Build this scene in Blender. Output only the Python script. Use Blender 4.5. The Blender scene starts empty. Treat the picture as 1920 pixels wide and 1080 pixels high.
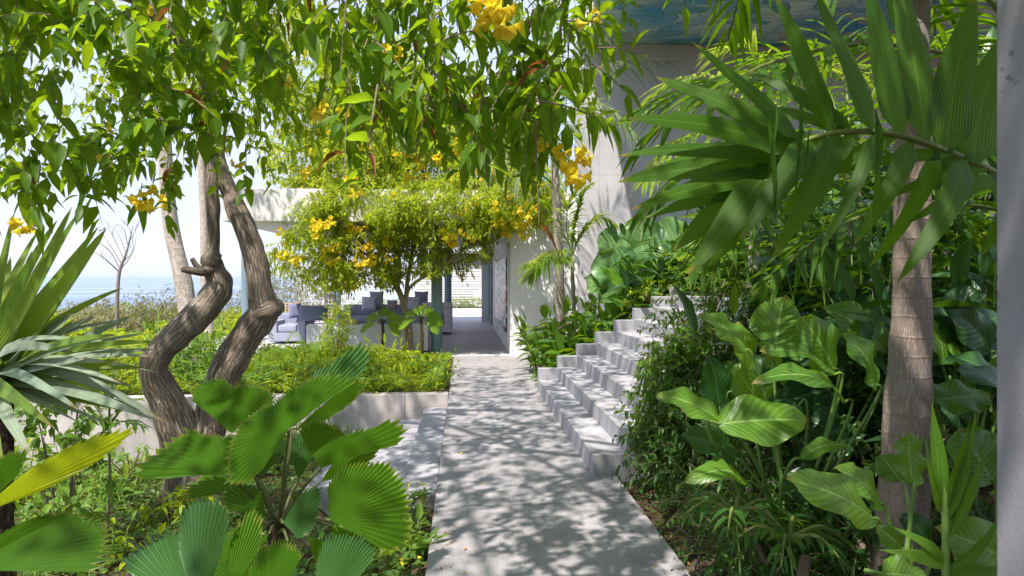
import bpy, bmesh, math, random
import numpy as np
from mathutils import Vector, noise
R = math.radians
rng = np.random.default_rng(7)
random.seed(7)
scene = bpy.context.scene
col = scene.collection
PI = math.pi

# ------------------------------------------------------------------ camera, sky, sun, exposure
H = 1.55; F = 1280.0; YAW = math.atan(90/F)
cam_d = bpy.data.cameras.new('camera'); cam = bpy.data.objects.new('camera', cam_d); col.objects.link(cam)
cam.location = (0, 0, H); cam.rotation_euler = (R(90), 0, -YAW)
cam_d.sensor_width = 36; cam_d.lens = 24; cam_d.shift_y = -22/1920
cam_d.clip_start = 0.05; cam_d.clip_end = 30000
scene.camera = cam
sun_to = Vector((-0.27, -0.44, 0.86)).normalized()
w = bpy.data.worlds.new('World'); scene.world = w; w.use_nodes = True
nt = w.node_tree; nt.nodes.clear()
sky = nt.nodes.new('ShaderNodeTexSky'); sky.sky_type = 'NISHITA'; sky.sun_disc = False
sky.sun_elevation = math.asin(sun_to.z); sky.sun_rotation = math.atan2(sun_to.x, sun_to.y)
sky.air_density = 1.0; sky.dust_density = 1.0; sky.ozone_density = 1.2
bg = nt.nodes.new('ShaderNodeBackground'); bg.inputs[1].default_value = 0.15
wo = nt.nodes.new('ShaderNodeOutputWorld')
wtc = nt.nodes.new('ShaderNodeTexCoord'); wmp = nt.nodes.new('ShaderNodeMapping'); wmp.inputs['Scale'].default_value = (1, 1, 3.5)
wns = nt.nodes.new('ShaderNodeTexNoise'); wns.inputs['Scale'].default_value = 1.8; wns.inputs['Detail'].default_value = 6
wmr = nt.nodes.new('ShaderNodeMapRange'); wmr.inputs[1].default_value = .25; wmr.inputs[2].default_value = .7; wmr.inputs[3].default_value = .62; wmr.inputs[4].default_value = .95
wmx = nt.nodes.new('ShaderNodeMix'); wmx.data_type = 'RGBA'; wmx.inputs[7].default_value = (3.1, 3.4, 4.4, 1)   # thin bright high cloud
nt.links.new(wtc.outputs['Generated'], wmp.inputs[0]); nt.links.new(wmp.outputs[0], wns.inputs[0]); nt.links.new(wns.outputs[0], wmr.inputs[0])
nt.links.new(wmr.outputs[0], wmx.inputs[0]); nt.links.new(sky.outputs[0], wmx.inputs[6]); nt.links.new(wmx.outputs[2], bg.inputs[0]); nt.links.new(bg.outputs[0], wo.inputs[0])
sl = bpy.data.lights.new('sun', 'SUN'); so = bpy.data.objects.new('sun', sl); col.objects.link(so)
sl.energy = 4.4; sl.angle = R(0.9); sl.color = (1.0, 0.925, 0.835)
so.rotation_euler = sun_to.to_track_quat('Z', 'Y').to_euler()
scene.view_settings.view_transform = 'Standard'; scene.view_settings.look = 'None'
scene.view_settings.exposure = 0.97; scene.view_settings.gamma = 1
scene.render.engine = 'CYCLES'
scene.cycles.max_bounces = 10; scene.cycles.diffuse_bounces = 5; scene.cycles.glossy_bounces = 3
scene.cycles.transmission_bounces = 6; scene.cycles.transparent_max_bounces = 8
scene.cycles.caustics_reflective = False; scene.cycles.caustics_refractive = False

CF = Vector((math.sin(YAW), math.cos(YAW), 0)); CR = Vector((math.cos(YAW), -math.sin(YAW), 0))
def W(px, py, Y):
    d = CF + CR*((px-960)/F) + Vector((0, 0, (518-py)/F))
    return Vector((0, 0, H)) + d*(Y/d.y)
def Wz(px, py, z):
    d = CF + CR*((px-960)/F) + Vector((0, 0, (518-py)/F))
    return Vector((0, 0, H)) + d*((z-H)/d.z)

# ------------------------------------------------------------------ object helpers
def link(o, parent=None):
    col.objects.link(o)
    if parent: o.parent = parent
    return o
def tag(o, label=None, cat=None, group=None, kind=None):
    if label: o['label'] = label
    if cat: o['category'] = cat
    if group: o['group'] = group
    if kind: o['kind'] = kind
    return o
def empty(name, loc, label, cat, group=None):
    o = bpy.data.objects.new(name, None); link(o); o.location = loc; o.empty_display_size = .1
    return tag(o, label, cat, group)
def copy_tree(o, parent=None):
    c = o.copy(); link(c, parent)
    for ch in list(o.children): copy_tree(ch, c)
    return c

class MB:
    """collects quad grids in numpy arrays and builds one mesh object"""
    def __init__(s): s.v = []; s.f = []; s.uv = []; s.n = 0
    def add(s, v, f, uv):
        v = np.asarray(v, float).reshape(-1, 3)
        s.v.append(v); s.f.append(np.asarray(f, int).reshape(-1, 4)+s.n); s.uv.append(np.asarray(uv, float).reshape(-1, 2)); s.n += len(v)
    def build(s, name, mat, parent=None, smooth=True, origin=None):
        v = np.concatenate(s.v); f = np.concatenate(s.f); uv = np.concatenate(s.uv)
        off = Vector((0, 0, 0))
        if parent is not None: off = Vector(parent.location) if parent.parent is None else Vector(parent.location)+Vector(parent.parent.location)
        elif origin is not None: off = Vector(origin)
        v = v-np.array(off)
        me = bpy.data.meshes.new(name)
        me.vertices.add(len(v)); me.vertices.foreach_set('co', v.ravel())
        me.loops.add(f.size); me.loops.foreach_set('vertex_index', f.ravel().astype(np.int32))
        me.polygons.add(len(f)); me.polygons.foreach_set('loop_start', np.arange(0, f.size, 4, dtype=np.int32))
        me.polygons.foreach_set('loop_total', np.full(len(f), 4, np.int32))
        me.update(calc_edges=True)
        ul = me.uv_layers.new(name='UVMap'); ul.data.foreach_set('uv', uv[f.ravel()].ravel())
        me.polygons.foreach_set('use_smooth', np.full(len(f), smooth))
        me.validate(); me.materials.append(mat)
        o = bpy.data.objects.new(name, me); link(o, parent)
        if parent is None and origin is not None: o.location = origin
        return o

def gridfaces(nr, nc):
    a = np.arange(nr*nc).reshape(nr, nc)
    return np.stack([a[:-1, :-1], a[:-1, 1:], a[1:, 1:], a[1:, :-1]], -1).reshape(-1, 4)
def nrm(a): return a/np.maximum(np.linalg.norm(a, axis=-1, keepdims=True), 1e-9)

def prof(kind, t):
    if kind == 'ovate': w = np.sin(PI*np.clip(t, 0, 1)**.72)**.85
    elif kind == 'lance': w = np.sin(PI*t**.6)**1.1
    elif kind == 'strap': w = np.minimum(1, .55+t*2.2)*np.clip(1-t, 0, 1)**.55
    elif kind == 'heart': w = np.clip((t*9)**.5, 0, 1)*np.clip(1-t**2.6, 0, 1)**.7
    elif kind == 'elliptic': w = np.sin(PI*t**.85)**.62
    elif kind == 'palm': w = np.clip(t*7, .25, 1)*np.clip(1-t**3, 0, 1)**.8*(1-.25*t)
    else: w = np.sin(PI*t)
    return np.maximum(w, .015)

def leaves(mb, base, d, L, Wd, droop=.3, fold=.35, roll=None, ns=4, nc=3, kind='ovate', wav=0.):
    base = np.asarray(base, float).reshape(-1, 3); N = len(base)
    d = nrm(np.asarray(d, float).reshape(-1, 3)+rng.normal(0, .002, (N, 3)))
    L = np.broadcast_to(L, N); Wd = np.broadcast_to(Wd, N); droop = np.broadcast_to(droop, N)
    roll = rng.uniform(-.7, .7, N) if roll is None else np.broadcast_to(roll, N)
    up = np.array([0, 0, 1.])
    sd = nrm(np.cross(d, up)); n = np.cross(sd, d)
    sd = sd*np.cos(roll)[:, None]+n*np.sin(roll)[:, None]
    t = np.linspace(0, 1, ns+1); u = np.linspace(-1, 1, nc)
    P = base[:, None]+d[:, None]*(L[:, None]*t)[..., None]-up*(droop[:, None]*L[:, None]*t**2)[..., None]
    tan = nrm(d[:, None]-up*(2*droop[:, None]*t)[..., None])
    nn = nrm(np.cross(sd[:, None], tan))
    wt = prof(kind, t)[None]*Wd[:, None]*.5
    if wav: wob = wav*np.sin(t*14+rng.uniform(0, 6, (N, 1)))
    else: wob = np.zeros((N, ns+1))
    au = np.abs(u)
    V = P[:, :, None]+sd[:, None, None]*(wt[..., None]*u*math.cos(fold))[..., None]+nn[:, :, None]*(wt[..., None]*(au*math.sin(fold)+au**2*wob[..., None]))[..., None]
    g = gridfaces(ns+1, nc); k = (ns+1)*nc
    f = (g[None]+(np.arange(N)*k)[:, None, None]).reshape(-1, 4)
    uu, tt = np.meshgrid(u*.5+.5, t)
    mb.add(V.reshape(-1, 3), f, np.tile(np.stack([uu, tt], -1).reshape(-1, 2), (N, 1)))

def blade(mb, a, b, Wd, n=(0, -.5, 1), arch=.1, fold=.25, kind='elliptic', ns=14, nc=7, wav=.0, sag=0., twist=0., seed=0):
    """one large leaf from a to b; n = the way its upper face looks; arch bends it towards n"""
    a = np.array(a, float); b = np.array(b, float); d = b-a; L = np.linalg.norm(d); d /= L
    n = np.array(n, float); n -= d*np.dot(n, d); n /= np.linalg.norm(n)
    s = np.cross(d, n); t = np.linspace(0, 1, ns+1); u = np.linspace(-1, 1, nc)
    P = a+d*(L*t)[:, None]+n*(arch*L*4*t*(1-t))[:, None]-np.array([0, 0, 1])*(sag*L*t**2)[:, None]
    w = prof(kind, t)*Wd*.5
    tw = twist*t
    S = s*np.cos(tw)[:, None]+n*np.sin(tw)[:, None]; N2 = -s*np.sin(tw)[:, None]+n*np.cos(tw)[:, None]
    au = np.abs(u)
    r1 = random.Random(seed+int(abs(a[0]*997+b[2]*3313))); ph = r1.uniform(0, 6)
    side = np.where(u < 0, 0., 1.7)
    wv = wav*np.sin(t[:, None]*r1.uniform(10, 16)+ph+side[None])*au[None]**2
    V = P[:, None]+S[:, None]*(w[:, None]*u*math.cos(fold))[..., None]+N2[:, None]*(w[:, None]*(au*math.sin(fold)-.25*au**2)+wv*Wd*.5)[..., None]
    uu, tt = np.meshgrid(u*.5+.5, t)
    mb.add(V, gridfaces(ns+1, nc), np.stack([uu, tt], -1))

def catmull(pts, n=6):
    p = np.array(pts, float); q = np.vstack([2*p[0]-p[1], p, 2*p[-1]-p[-2]]); out = []
    for i in range(1, len(q)-2):
        for k in range(n):
            t = k/n
            out.append(.5*((2*q[i])+(-q[i-1]+q[i+1])*t+(2*q[i-1]-5*q[i]+4*q[i+1]-q[i+2])*t*t+(-q[i-1]+3*q[i]-3*q[i+1]+q[i+2])*t**3))
    out.append(q[-2]); return np.array(out)

def tube(mb, pts, rad, nseg=10, smooth=5, rough=0., ridges=0, cap=True, fs=3.):
    """tapered round limb along points; rad per point"""
    p = np.hstack([np.array([list(x) for x in pts], float), np.array(rad, float).reshape(-1, 1)])
    if smooth: p = catmull(p, smooth)
    P = p[:, :3]; r = np.maximum(p[:, 3], .0006)
    if cap: P = np.vstack([P, P[-1]+(P[-1]-P[-2])*.02]); r = np.append(r, r[-1]*.05)
    T = nrm(np.gradient(P, axis=0)); ref = np.array([0.31, .95, .05]); A = []
    a = nrm(np.cross(T[0], ref))
    for i in range(len(P)):
        a = a-T[i]*np.dot(a, T[i]); a /= np.linalg.norm(a); A.append(a)
    A = np.array(A); B = np.cross(T, A)
    th = np.linspace(0, 2*PI, nseg+1)
    ln = np.concatenate([[0], np.cumsum(np.linalg.norm(np.diff(P, axis=0), axis=1))])
    rr = np.repeat(r[:, None], nseg+1, 1)
    if rough:
        for i in range(len(P)):
            for j in range(nseg):
                q = (P[i]+A[i]*math.cos(th[j])*r[i]+B[i]*math.sin(th[j])*r[i])*fs
                rr[i, j] *= 1+rough*noise.noise(Vector(q))*1.6+(ridges*math.cos(9*th[j]+2*noise.noise(Vector((0, 0, ln[i]*2)))) if ridges else 0)
        rr[:, -1] = rr[:, 0]
    V = P[:, None]+A[:, None]*(np.cos(th)*rr)[..., None]+B[:, None]*(np.sin(th)*rr)[..., None]
    uu, vv = np.meshgrid(th/(2*PI), ln); 
    mb.add(V, gridfaces(len(P), nseg+1)[:, ::-1], np.stack([uu, vv], -1))

def boxes(name, bl, mat, parent=None, bevel=.006, label=None, kind=None, cat=None, group=None):
    bm = bmesh.new(); off = Vector((0, 0, 0))
    if parent is not None: off = Vector(parent.location) if parent.parent is None else Vector(parent.location)+Vector(parent.parent.location)
    for (x0, x1, y0, y1, z0, z1) in bl:
        vs = bmesh.ops.create_cube(bm, size=1)['verts']
        for v in vs: v.co = Vector(((x0+x1)/2+v.co.x*(x1-x0), (y0+y1)/2+v.co.y*(y1-y0), (z0+z1)/2+v.co.z*(z1-z0)))-off
    if bevel: bmesh.ops.bevel(bm, geom=bm.edges[:], offset=bevel, segments=2, affect='EDGES', profile=.6)
    me = bpy.data.meshes.new(name); bm.to_mesh(me); bm.free(); me.materials.append(mat)
    o = bpy.data.objects.new(name, me); link(o, parent)
    return tag(o, label, cat, group, kind)

# ------------------------------------------------------------------ materials
def newmat(name):
    m = bpy.data.materials.new(name); m.use_nodes = True; n = m.node_tree; n.nodes.clear()
    out = n.nodes.new('ShaderNodeOutputMaterial')
    return m, n, out
class NG:
    def __init__(s, n): s.n = n
    def node(s, t, **k):
        x = s.n.nodes.new(t)
        for a, b in k.items(): setattr(x, a, b)
        return x
    def l(s, a, b): s.n.links.new(a, b)
    def val(s, sock, v):
        if hasattr(v, 'bl_idname') or hasattr(v, 'is_output'): s.l(v, sock)
        else: sock.default_value = v
    def math(s, op, a, b=0., clamp=False):
        x = s.node('ShaderNodeMath', operation=op); x.use_clamp = clamp; s.val(x.inputs[0], a); s.val(x.inputs[1], b); return x.outputs[0]
    def mix(s, f, a, b, mode='MIX'):
        x = s.node('ShaderNodeMix', data_type='RGBA', blend_type=mode); s.val(x.inputs[0], f)
        for i, c in ((6, a), (7, b)):
            if isinstance(c, tuple): x.inputs[i].default_value = (*c, 1) if len(c) == 3 else c
            else: s.l(c, x.inputs[i])
        return x.outputs[2]
    def noise(s, vec, scale, detail=4, rough=.55):
        x = s.node('ShaderNodeTexNoise'); x.inputs['Scale'].default_value = scale; x.inputs['Detail'].default_value = detail; x.inputs['Roughness'].default_value = rough
        if vec is not None: s.l(vec, x.inputs['Vector'])
        return x.outputs[0]
    def ramp(s, f, a, b):
        x = s.node('ShaderNodeMapRange'); s.l(f, x.inputs[0]); x.inputs[1].default_value = a; x.inputs[2].default_value = b; return x.outputs[0]
    def mapping(s, vec, sc):
        x = s.node('ShaderNodeMapping'); x.inputs['Scale'].default_value = sc; s.l(vec, x.inputs[0]); return x.outputs[0]
    def bump(s, h, st, dist=.01):
        x = s.node('ShaderNodeBump'); x.inputs['Strength'].default_value = st; x.inputs['Distance'].default_value = dist; s.l(h, x.inputs['Height']); return x.outputs[0]
def principled(g, out, color, rough=.5, bump=None, spec=.5):
    p = g.node('ShaderNodeBsdfPrincipled')
    if isinstance(color, tuple): p.inputs['Base Color'].default_value = (*color, 1)
    else: g.l(color, p.inputs['Base Color'])
    g.val(p.inputs['Roughness'], rough); p.inputs['Specular IOR Level'].default_value = spec
    if bump: g.l(bump, p.inputs['Normal'])
    if out: g.l(p.outputs[0], out.inputs[0])
    return p

def leafmat(name, c1, c2, tr=.4, trc=(.28, .42, .03), rough=.42, veins=None, veinc=(.25, .36, .10), tip=None, spots=0., spec=.28, vs=1.):
    m, n, out = newmat(name); g = NG(n)
    geo = g.node('ShaderNodeNewGeometry'); oi = g.node('ShaderNodeObjectInfo'); uvn = g.node('ShaderNodeUVMap'); uv = uvn.outputs[0]
    rnd = g.math('FRACT', g.math('ADD', geo.outputs['Random Per Island'], oi.outputs['Random']))
    tc = g.node('ShaderNodeTexCoord')
    c = g.mix(rnd, c1, c2)
    nz = g.noise(tc.outputs['Object'], 9, 3)
    c = g.mix(g.ramp(nz, .3, .75), c, g.mix(.4, c, tuple(x*.55 for x in c1)))
    sep = g.node('ShaderNodeSeparateXYZ'); g.l(uv, sep.inputs[0]); u, v = sep.outputs[0], sep.outputs[1]
    au = g.math('ABSOLUTE', g.math('SUBTRACT', u, .5)); bumph = nz
    if veins == 'pinnate':
        mid = g.ramp(au, .035, .012)
        sv = g.math('SINE', g.math('MULTIPLY', g.math('SUBTRACT', v, g.math('MULTIPLY', au, .55)), 70*vs))
        side = g.ramp(sv, .6, 1.)
        soft = g.ramp(sv, -1, 1)
        c = g.mix(g.math('MULTIPLY', soft, .22), c, g.mix(.5, c, veinc))
        c = g.mix(g.math('MULTIPLY', side, .22), c, veinc)
        c = g.mix(g.math('MULTIPLY', mid, .8), c, veinc)
        bumph = g.math('ADD', g.math('MULTIPLY', soft, .5), g.math('MULTIPLY', mid, -.8))
    elif veins == 'parallel':
        s1 = g.math('SINE', g.math('MULTIPLY', u, 75*vs))
        c = g.mix(g.math('MULTIPLY', g.ramp(s1, 0, 1), .28), c, veinc)
        mid = g.ramp(au, .05, .015)
        c = g.mix(g.math('MULTIPLY', mid, .45), c, veinc)
        bumph = g.math('ADD', s1, g.math('MULTIPLY', mid, -1.))
    elif veins == 'mid':
        mid = g.ramp(au, .07, .02)
        c = g.mix(g.math('MULTIPLY', mid, .6), c, veinc)
    elif veins == 'fan':
        s1 = g.math('SINE', g.math('MULTIPLY', u, 6.2832*2))
        c = g.mix(g.math('MULTIPLY', g.ramp(s1, .2, 1), .35), c, veinc)
    if tip:
        e = g.math('ADD', v, g.math('MULTIPLY', g.noise(tc.outputs['Object'], 25, 3), .25))
        c = g.mix(g.ramp(e, 1.04, 1.15), c, tip)
    if spots:
        sp = g.ramp(g.noise(tc.outputs['Object'], 60, 2), .68, .74)
        c = g.mix(g.math('MULTIPLY', sp, spots), c, (.28, .2, .05))
    bp = g.bump(bumph, .35, .004)
    p = principled(g, None, c, rough, bp, spec)
    t = g.node('ShaderNodeBsdfTranslucent')
    tcx = g.mix(rnd, trc, tuple(x*.72 for x in trc)); g.l(tcx, t.inputs[0])
    mx = g.node('ShaderNodeMixShader'); mx.inputs[0].default_value = tr
    g.l(p.outputs[0], mx.inputs[1]); g.l(t.outputs[0], mx.inputs[2]); g.l(mx.outputs[0], out.inputs[0])
    return m

def barkmat(name, dark, light, us=24, vs=7, bump=.9, dist=.02, rings=0, blotch=(.3, .3, .28), bl=.3):
    m, n, out = newmat(name); g = NG(n)
    uv = g.node('ShaderNodeUVMap').outputs[0]; tc = g.node('ShaderNodeTexCoord').outputs['Object']
    warp = g.noise(tc, 5, 2)
    sep = g.node('ShaderNodeSeparateXYZ'); g.l(uv, sep.inputs[0])
    # fissures from object space noise stretched along the stem through the uv length
    cb = g.node('ShaderNodeCombineXYZ')
    ang = g.math('MULTIPLY', sep.outputs[0], 6.28318)
    g.l(g.math('MULTIPLY', g.math('COSINE', ang), us/6.28), cb.inputs[0]); g.l(g.math('MULTIPLY', g.math('SINE', ang), us/6.28), cb.inputs[1])
    g.l(g.math('ADD', g.math('MULTIPLY', sep.outputs[1], vs), g.math('MULTIPLY', warp, 1.0)), cb.inputs[2])
    f1 = g.noise(cb.outputs[0], 1.6, 5, .6)
    ridge = g.math('ABSOLUTE', g.math('SUBTRACT', f1, .5))
    h = g.ramp(ridge, 0., .09)
    fine = g.noise(tc, 90, 4)
    c = g.mix(h, dark, light)
    c = g.mix(g.math('MULTIPLY', g.ramp(g.noise(tc, 3.5, 3), .45, .7), bl), c, blotch)
    c = g.mix(g.math('MULTIPLY', fine, .25), c, dark)
    hh = g.math('ADD', h, g.math('MULTIPLY', fine, .3))
    if rings:
        rg = g.math('SINE', g.math('MULTIPLY', g.math('ADD', sep.outputs[1], g.math('MULTIPLY', warp, .025)), rings))
        rr = g.ramp(rg, .86, 1.)
        c = g.mix(g.math('MULTIPLY', rr, .2), c, dark)
        hh = g.math('SUBTRACT', g.math('MULTIPLY', hh, .4), g.math('MULTIPLY', rr, .45))
    principled(g, out, c, .88, g.bump(hh, bump, dist), .2)
    return m

def concrete(name, c=(.42, .41, .42), var=.12, lines=None, pits=False, scale=1., rough=.8, boards=0, stains=.3, gloss=False):
    m, n, out = newmat(name); g = NG(n)
    tc = g.node('ShaderNodeTexCoord').outputs['Object']
    n1 = g.noise(tc, 1.3*scale, 6, .6); n2 = g.noise(tc, 38*scale, 4, .6); n3 = g.noise(tc, 5*scale, 4)
    dk = tuple(x*(1-var*2.2) for x in c); lt = tuple(min(1, x*(1+var)) for x in c)
    cc = g.mix(g.ramp(n1, .3, .7), dk, lt)
    cc = g.mix(g.math('MULTIPLY', g.ramp(n3, .52, .7), stains), cc, tuple(x*.6 for x in c))
    cc = g.mix(g.math('MULTIPLY', g.ramp(n2, .5, .75), .3), cc, tuple(x*.55 for x in c))
    st_ = g.noise(g.mapping(tc, (9, 9, .8)), 1.0, 4)
    cc = g.mix(g.math('MULTIPLY', g.ramp(st_, .5, .72), stains*.8), cc, tuple(x*.45 for x in c))
    cc = g.mix(g.math('MULTIPLY', g.ramp(g.noise(tc, .7*scale, 3), .5, .62), stains*.5), cc, (c[0]*.72, c[1]*.68, c[2]*.62))
    sep = g.node('ShaderNodeSeparateXYZ'); g.l(tc, sep.inputs[0])
    h = g.math('MULTIPLY', n2, .5)
    if lines:
        sx = g.math('SINE', g.math('MULTIPLY', g.math('ADD', sep.outputs[0], g.math('MULTIPLY', n3, .012)), lines))
        wob = g.ramp(g.noise(g.mapping(tc, (14, .8, 1)), 2.2, 3), .3, .65)
        s = g.math('MULTIPLY', g.ramp(sx, -.2, .9), wob)
        cc = g.mix(g.math('MULTIPLY', s, .55), cc, tuple(x*.5 for x in c))
        h = g.math('SUBTRACT', h, g.math('MULTIPLY', s, .8))
    if boards:
        fz = g.math('FRACT', g.math('MULTIPLY', sep.outputs[2], boards))
        e = g.ramp(g.math('ABSOLUTE', g.math('SUBTRACT', fz, .5)), .488, .5)
        fx = g.math('FRACT', g.math('MULTIPLY', sep.outputs[0], boards*.5))
        e2 = g.ramp(g.math('ABSOLUTE', g.math('SUBTRACT', fx, .5)), .494, .5)
        e = g.math('MAXIMUM', e, e2)
        cc = g.mix(g.math('MULTIPLY', e, .35), cc, tuple(x*.5 for x in c)); h = g.math('SUBTRACT', h, e)
    if pits:
        vv = g.node('ShaderNodeTexVoronoi'); vv.inputs['Scale'].default_value = 55; g.l(tc, vv.inputs['Vector'])
        msk = g.ramp(g.noise(tc, 9, 3), .56, .66)
        pt = g.math('MULTIPLY', g.ramp(vv.outputs[0], .42, .25), msk)
        cc = g.mix(g.math('MULTIPLY', pt, .75), cc, (.1, .1, .11)); h = g.math('SUBTRACT', h, pt)
    principled(g, out, cc, rough, g.bump(h, .35, .006), .35)
    return m

def plain(name, c, rough=.6, var=.15, scale=20, metal=0., bump=.15, spec=.4):
    m, n, out = newmat(name); g = NG(n)
    tc = g.node('ShaderNodeTexCoord').outputs['Object']
    nz = g.noise(tc, scale, 4)
    cc = g.mix(g.ramp(nz, .3, .7), tuple(x*(1-var) for x in c), tuple(min(1, x*(1+var)) for x in c))
    p = principled(g, out, cc, rough, g.bump(nz, bump, .004), spec); p.inputs['Metallic'].default_value = metal
    return m

M = {}
M['path'] = concrete('brushed concrete', (.35, .335, .355), .1, lines=560, rough=.85, stains=.6)
M['steps'] = concrete('step concrete', (.38, .375, .41), .10, rough=.8, stains=.45)
M['wall'] = concrete('cast concrete wall', (.50, .49, .51), .08, rough=.85, boards=.85, stains=.12)
M['white'] = concrete('white render', (.80, .79, .78), .05, rough=.85, stains=.08)
M['planter'] = concrete('weathered planter concrete', (.50, .46, .45), .12, rough=.9, stains=.45)
M['pillar'] = concrete('pitted concrete', (.27, .265, .29), .06, pits=True, rough=.7, stains=.1, scale=2)
M['slab'] = concrete('roof slab concrete', (.72, .70, .69), .07, rough=.85, stains=.15)
M['steel'] = plain('blue grey painted steel', (.17, .25, .30), .4, .08, 6)
M['darkmetal'] = plain('dark metal', (.05, .06, .07), .4, .1, 9)
M['fence'] = plain('white painted slat', (.66, .65, .64), .5, .04, 5)
M['glass'] = plain('blue window glass', (.35, .48, .60), .08, .1, 1, bump=.0, spec=.8)
M['fabric'] = plain('blue grey outdoor fabric', (.29, .31, .41), .9, .1, 220)
M['fabric_light'] = plain('pale grey fabric', (.66, .64, .70), .9, .06, 220)
M['fabric_dark'] = plain('slate fabric', (.17, .19, .30), .9, .1, 220)
M['cushion'] = plain('pale cushion fabric', (.48, .49, .56), .9, .08, 260)
M['ochre'] = plain('ochre throw fabric', (.55, .42, .18), .9, .12, 200)
M['taupe'] = plain('taupe fabric', (.30, .25, .25), .9, .1, 200)
M['wicker'] = plain('tan wicker', (.45, .30, .20), .7, .3, 60)
M['bark'] = barkmat('fissured bark', (.18, .13, .095), (.50, .41, .33), 52, 3.2, .9, .02, blotch=(.42, .40, .36), bl=.35)
M['bark_thin'] = barkmat('smooth twig bark', (.17, .12, .08), (.38, .29, .21), 12, 9, .5, .006)
M['bark_pale'] = barkmat('pale bark', (.32, .27, .23), (.55, .48, .44), 9, 4, .5, .01, rings=60, bl=.2)
M['palm_bark'] = barkmat('ringed palm bark', (.25, .19, .16), (.42, .34, .29), 90, 12, .8, .008, rings=78, blotch=(.36, .34, .33), bl=.5)
M['palm_bark_far'] = barkmat('ringed slim palm bark', (.25, .2, .16), (.5, .43, .37), 20, 6, .8, .01, rings=48, blotch=(.4, .4, .38), bl=.4)
M['scrub_wood'] = plain('dry grey wood', (.22, .18, .16), .9, .2, 12)
M['petiole'] = plain('green petiole', (.14, .24, .05), .45, .3, 14)
M['petiole_dark'] = plain('olive petiole', (.10, .11, .035), .5, .3, 14)
M['rachis'] = plain('olive rachis', (.14, .17, .035), .45, .3, 10)
M['fibre'] = barkmat('brown palm fibre', (.05, .028, .018), (.20, .11, .07), 14, 12, 1., .02)
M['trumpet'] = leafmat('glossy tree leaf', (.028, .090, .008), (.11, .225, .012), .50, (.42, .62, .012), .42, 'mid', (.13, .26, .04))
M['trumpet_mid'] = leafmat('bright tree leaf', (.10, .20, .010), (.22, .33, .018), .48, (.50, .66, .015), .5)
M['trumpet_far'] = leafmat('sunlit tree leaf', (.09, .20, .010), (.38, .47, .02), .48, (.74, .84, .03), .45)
M['dead'] = leafmat('withered leaf', (.22, .07, .02), (.36, .16, .05), .35, (.45, .16, .04), .6, 'mid', (.2, .08, .03))
M['petal'] = leafmat('yellow petal', (.92, .66, .02), (.95, .78, .06), .35, (.98, .85, .06), .55)
M['fan'] = leafmat('fan palm leaf', (.028, .095, .008), (.055, .155, .010), .46, (.32, .54, .008), .38, 'fan', (.13, .28, .03), tip=(.26, .24, .04), spots=.3)
M['fan_blue'] = leafmat('glossy blue green fan leaf', (.025, .095, .022), (.045, .14, .032), .32, (.26, .45, .02), .30, 'fan', (.18, .31, .13), spec=.5)
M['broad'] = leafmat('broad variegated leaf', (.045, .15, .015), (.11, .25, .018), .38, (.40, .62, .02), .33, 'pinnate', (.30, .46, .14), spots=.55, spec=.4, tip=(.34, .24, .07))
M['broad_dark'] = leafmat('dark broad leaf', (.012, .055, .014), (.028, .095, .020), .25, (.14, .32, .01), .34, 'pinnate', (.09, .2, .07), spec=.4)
M['alocasia'] = leafmat('large pale green leaf', (.08, .20, .07), (.14, .28, .08), .3, (.35, .55, .08), .35, 'pinnate', (.3, .42, .2), vs=.6)
M['ginger'] = leafmat('ginger leaf', (.035, .13, .015), (.12, .27, .018), .36, (.40, .60, .015), .34, 'parallel', (.16, .30, .07), spots=.15)
M['palmleaf'] = leafmat('palm leaflet', (.016, .068, .003), (.045, .130, .005), .42, (.27, .50, .006), .46, 'parallel', (.14, .26, .04), tip=(.30, .20, .05), spots=.35, vs=1.2)
M['palmbright'] = leafmat('sunlit palm leaflet', (.09, .21, .012), (.20, .33, .02), .45, (.55, .68, .05), .4, 'mid', (.4, .5, .1))
M['palmgrey'] = leafmat('grey green palm leaflet', (.12, .19, .10), (.20, .28, .15), .35, (.38, .48, .15), .42, 'mid', (.3, .36, .2))
M['strap'] = leafmat('strap leaf', (.11, .23, .02), (.24, .35, .04), .42, (.55, .70, .04), .42, 'parallel', (.28, .34, .14), tip=(.25, .12, .05), spots=.3, vs=.6)
M['strap_grey'] = leafmat('silvery strap leaf', (.20, .28, .20), (.34, .40, .28), .22, (.4, .5, .15), .4, 'parallel', (.42, .46, .36), tip=(.28, .16, .08), spots=.3, vs=.6)
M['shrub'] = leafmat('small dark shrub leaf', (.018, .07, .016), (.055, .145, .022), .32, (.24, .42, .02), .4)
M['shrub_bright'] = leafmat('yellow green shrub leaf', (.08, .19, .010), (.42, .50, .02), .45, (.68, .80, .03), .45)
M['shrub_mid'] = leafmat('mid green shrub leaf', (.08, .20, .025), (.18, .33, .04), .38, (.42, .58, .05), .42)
M['cover'] = leafmat('ground cover leaf', (.05, .12, .025), (.13, .24, .04), .35, (.35, .5, .05), .42)
M['fern'] = leafmat('fern leaf', (.10, .22, .03), (.2, .34, .05), .4, (.45, .6, .06), .5)
M['dry'] = leafmat('dry scrub leaf', (.16, .17, .08), (.30, .27, .18), .3, (.35, .35, .12), .7)
M['litter'] = leafmat('fallen leaf', (.25, .13, .06), (.50, .36, .14), .2, (.4, .2, .05), .7)
def soilmat():
    m, n, out = newmat('soil'); g = NG(n); tc = g.node('ShaderNodeTexCoord').outputs['Object']
    a = g.noise(tc, 4, 6); b = g.noise(tc, 45, 5, .7)
    c = g.mix(g.ramp(b, .35, .7), (.035, .022, .015), (.14, .09, .055)); c = g.mix(g.math('MULTIPLY', g.ramp(a, .5, .7), .6), c, (.20, .15, .10))
    principled(g, out, c, .95, g.bump(b, .8, .03), .2); return m
M['soil'] = soilmat()
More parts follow.
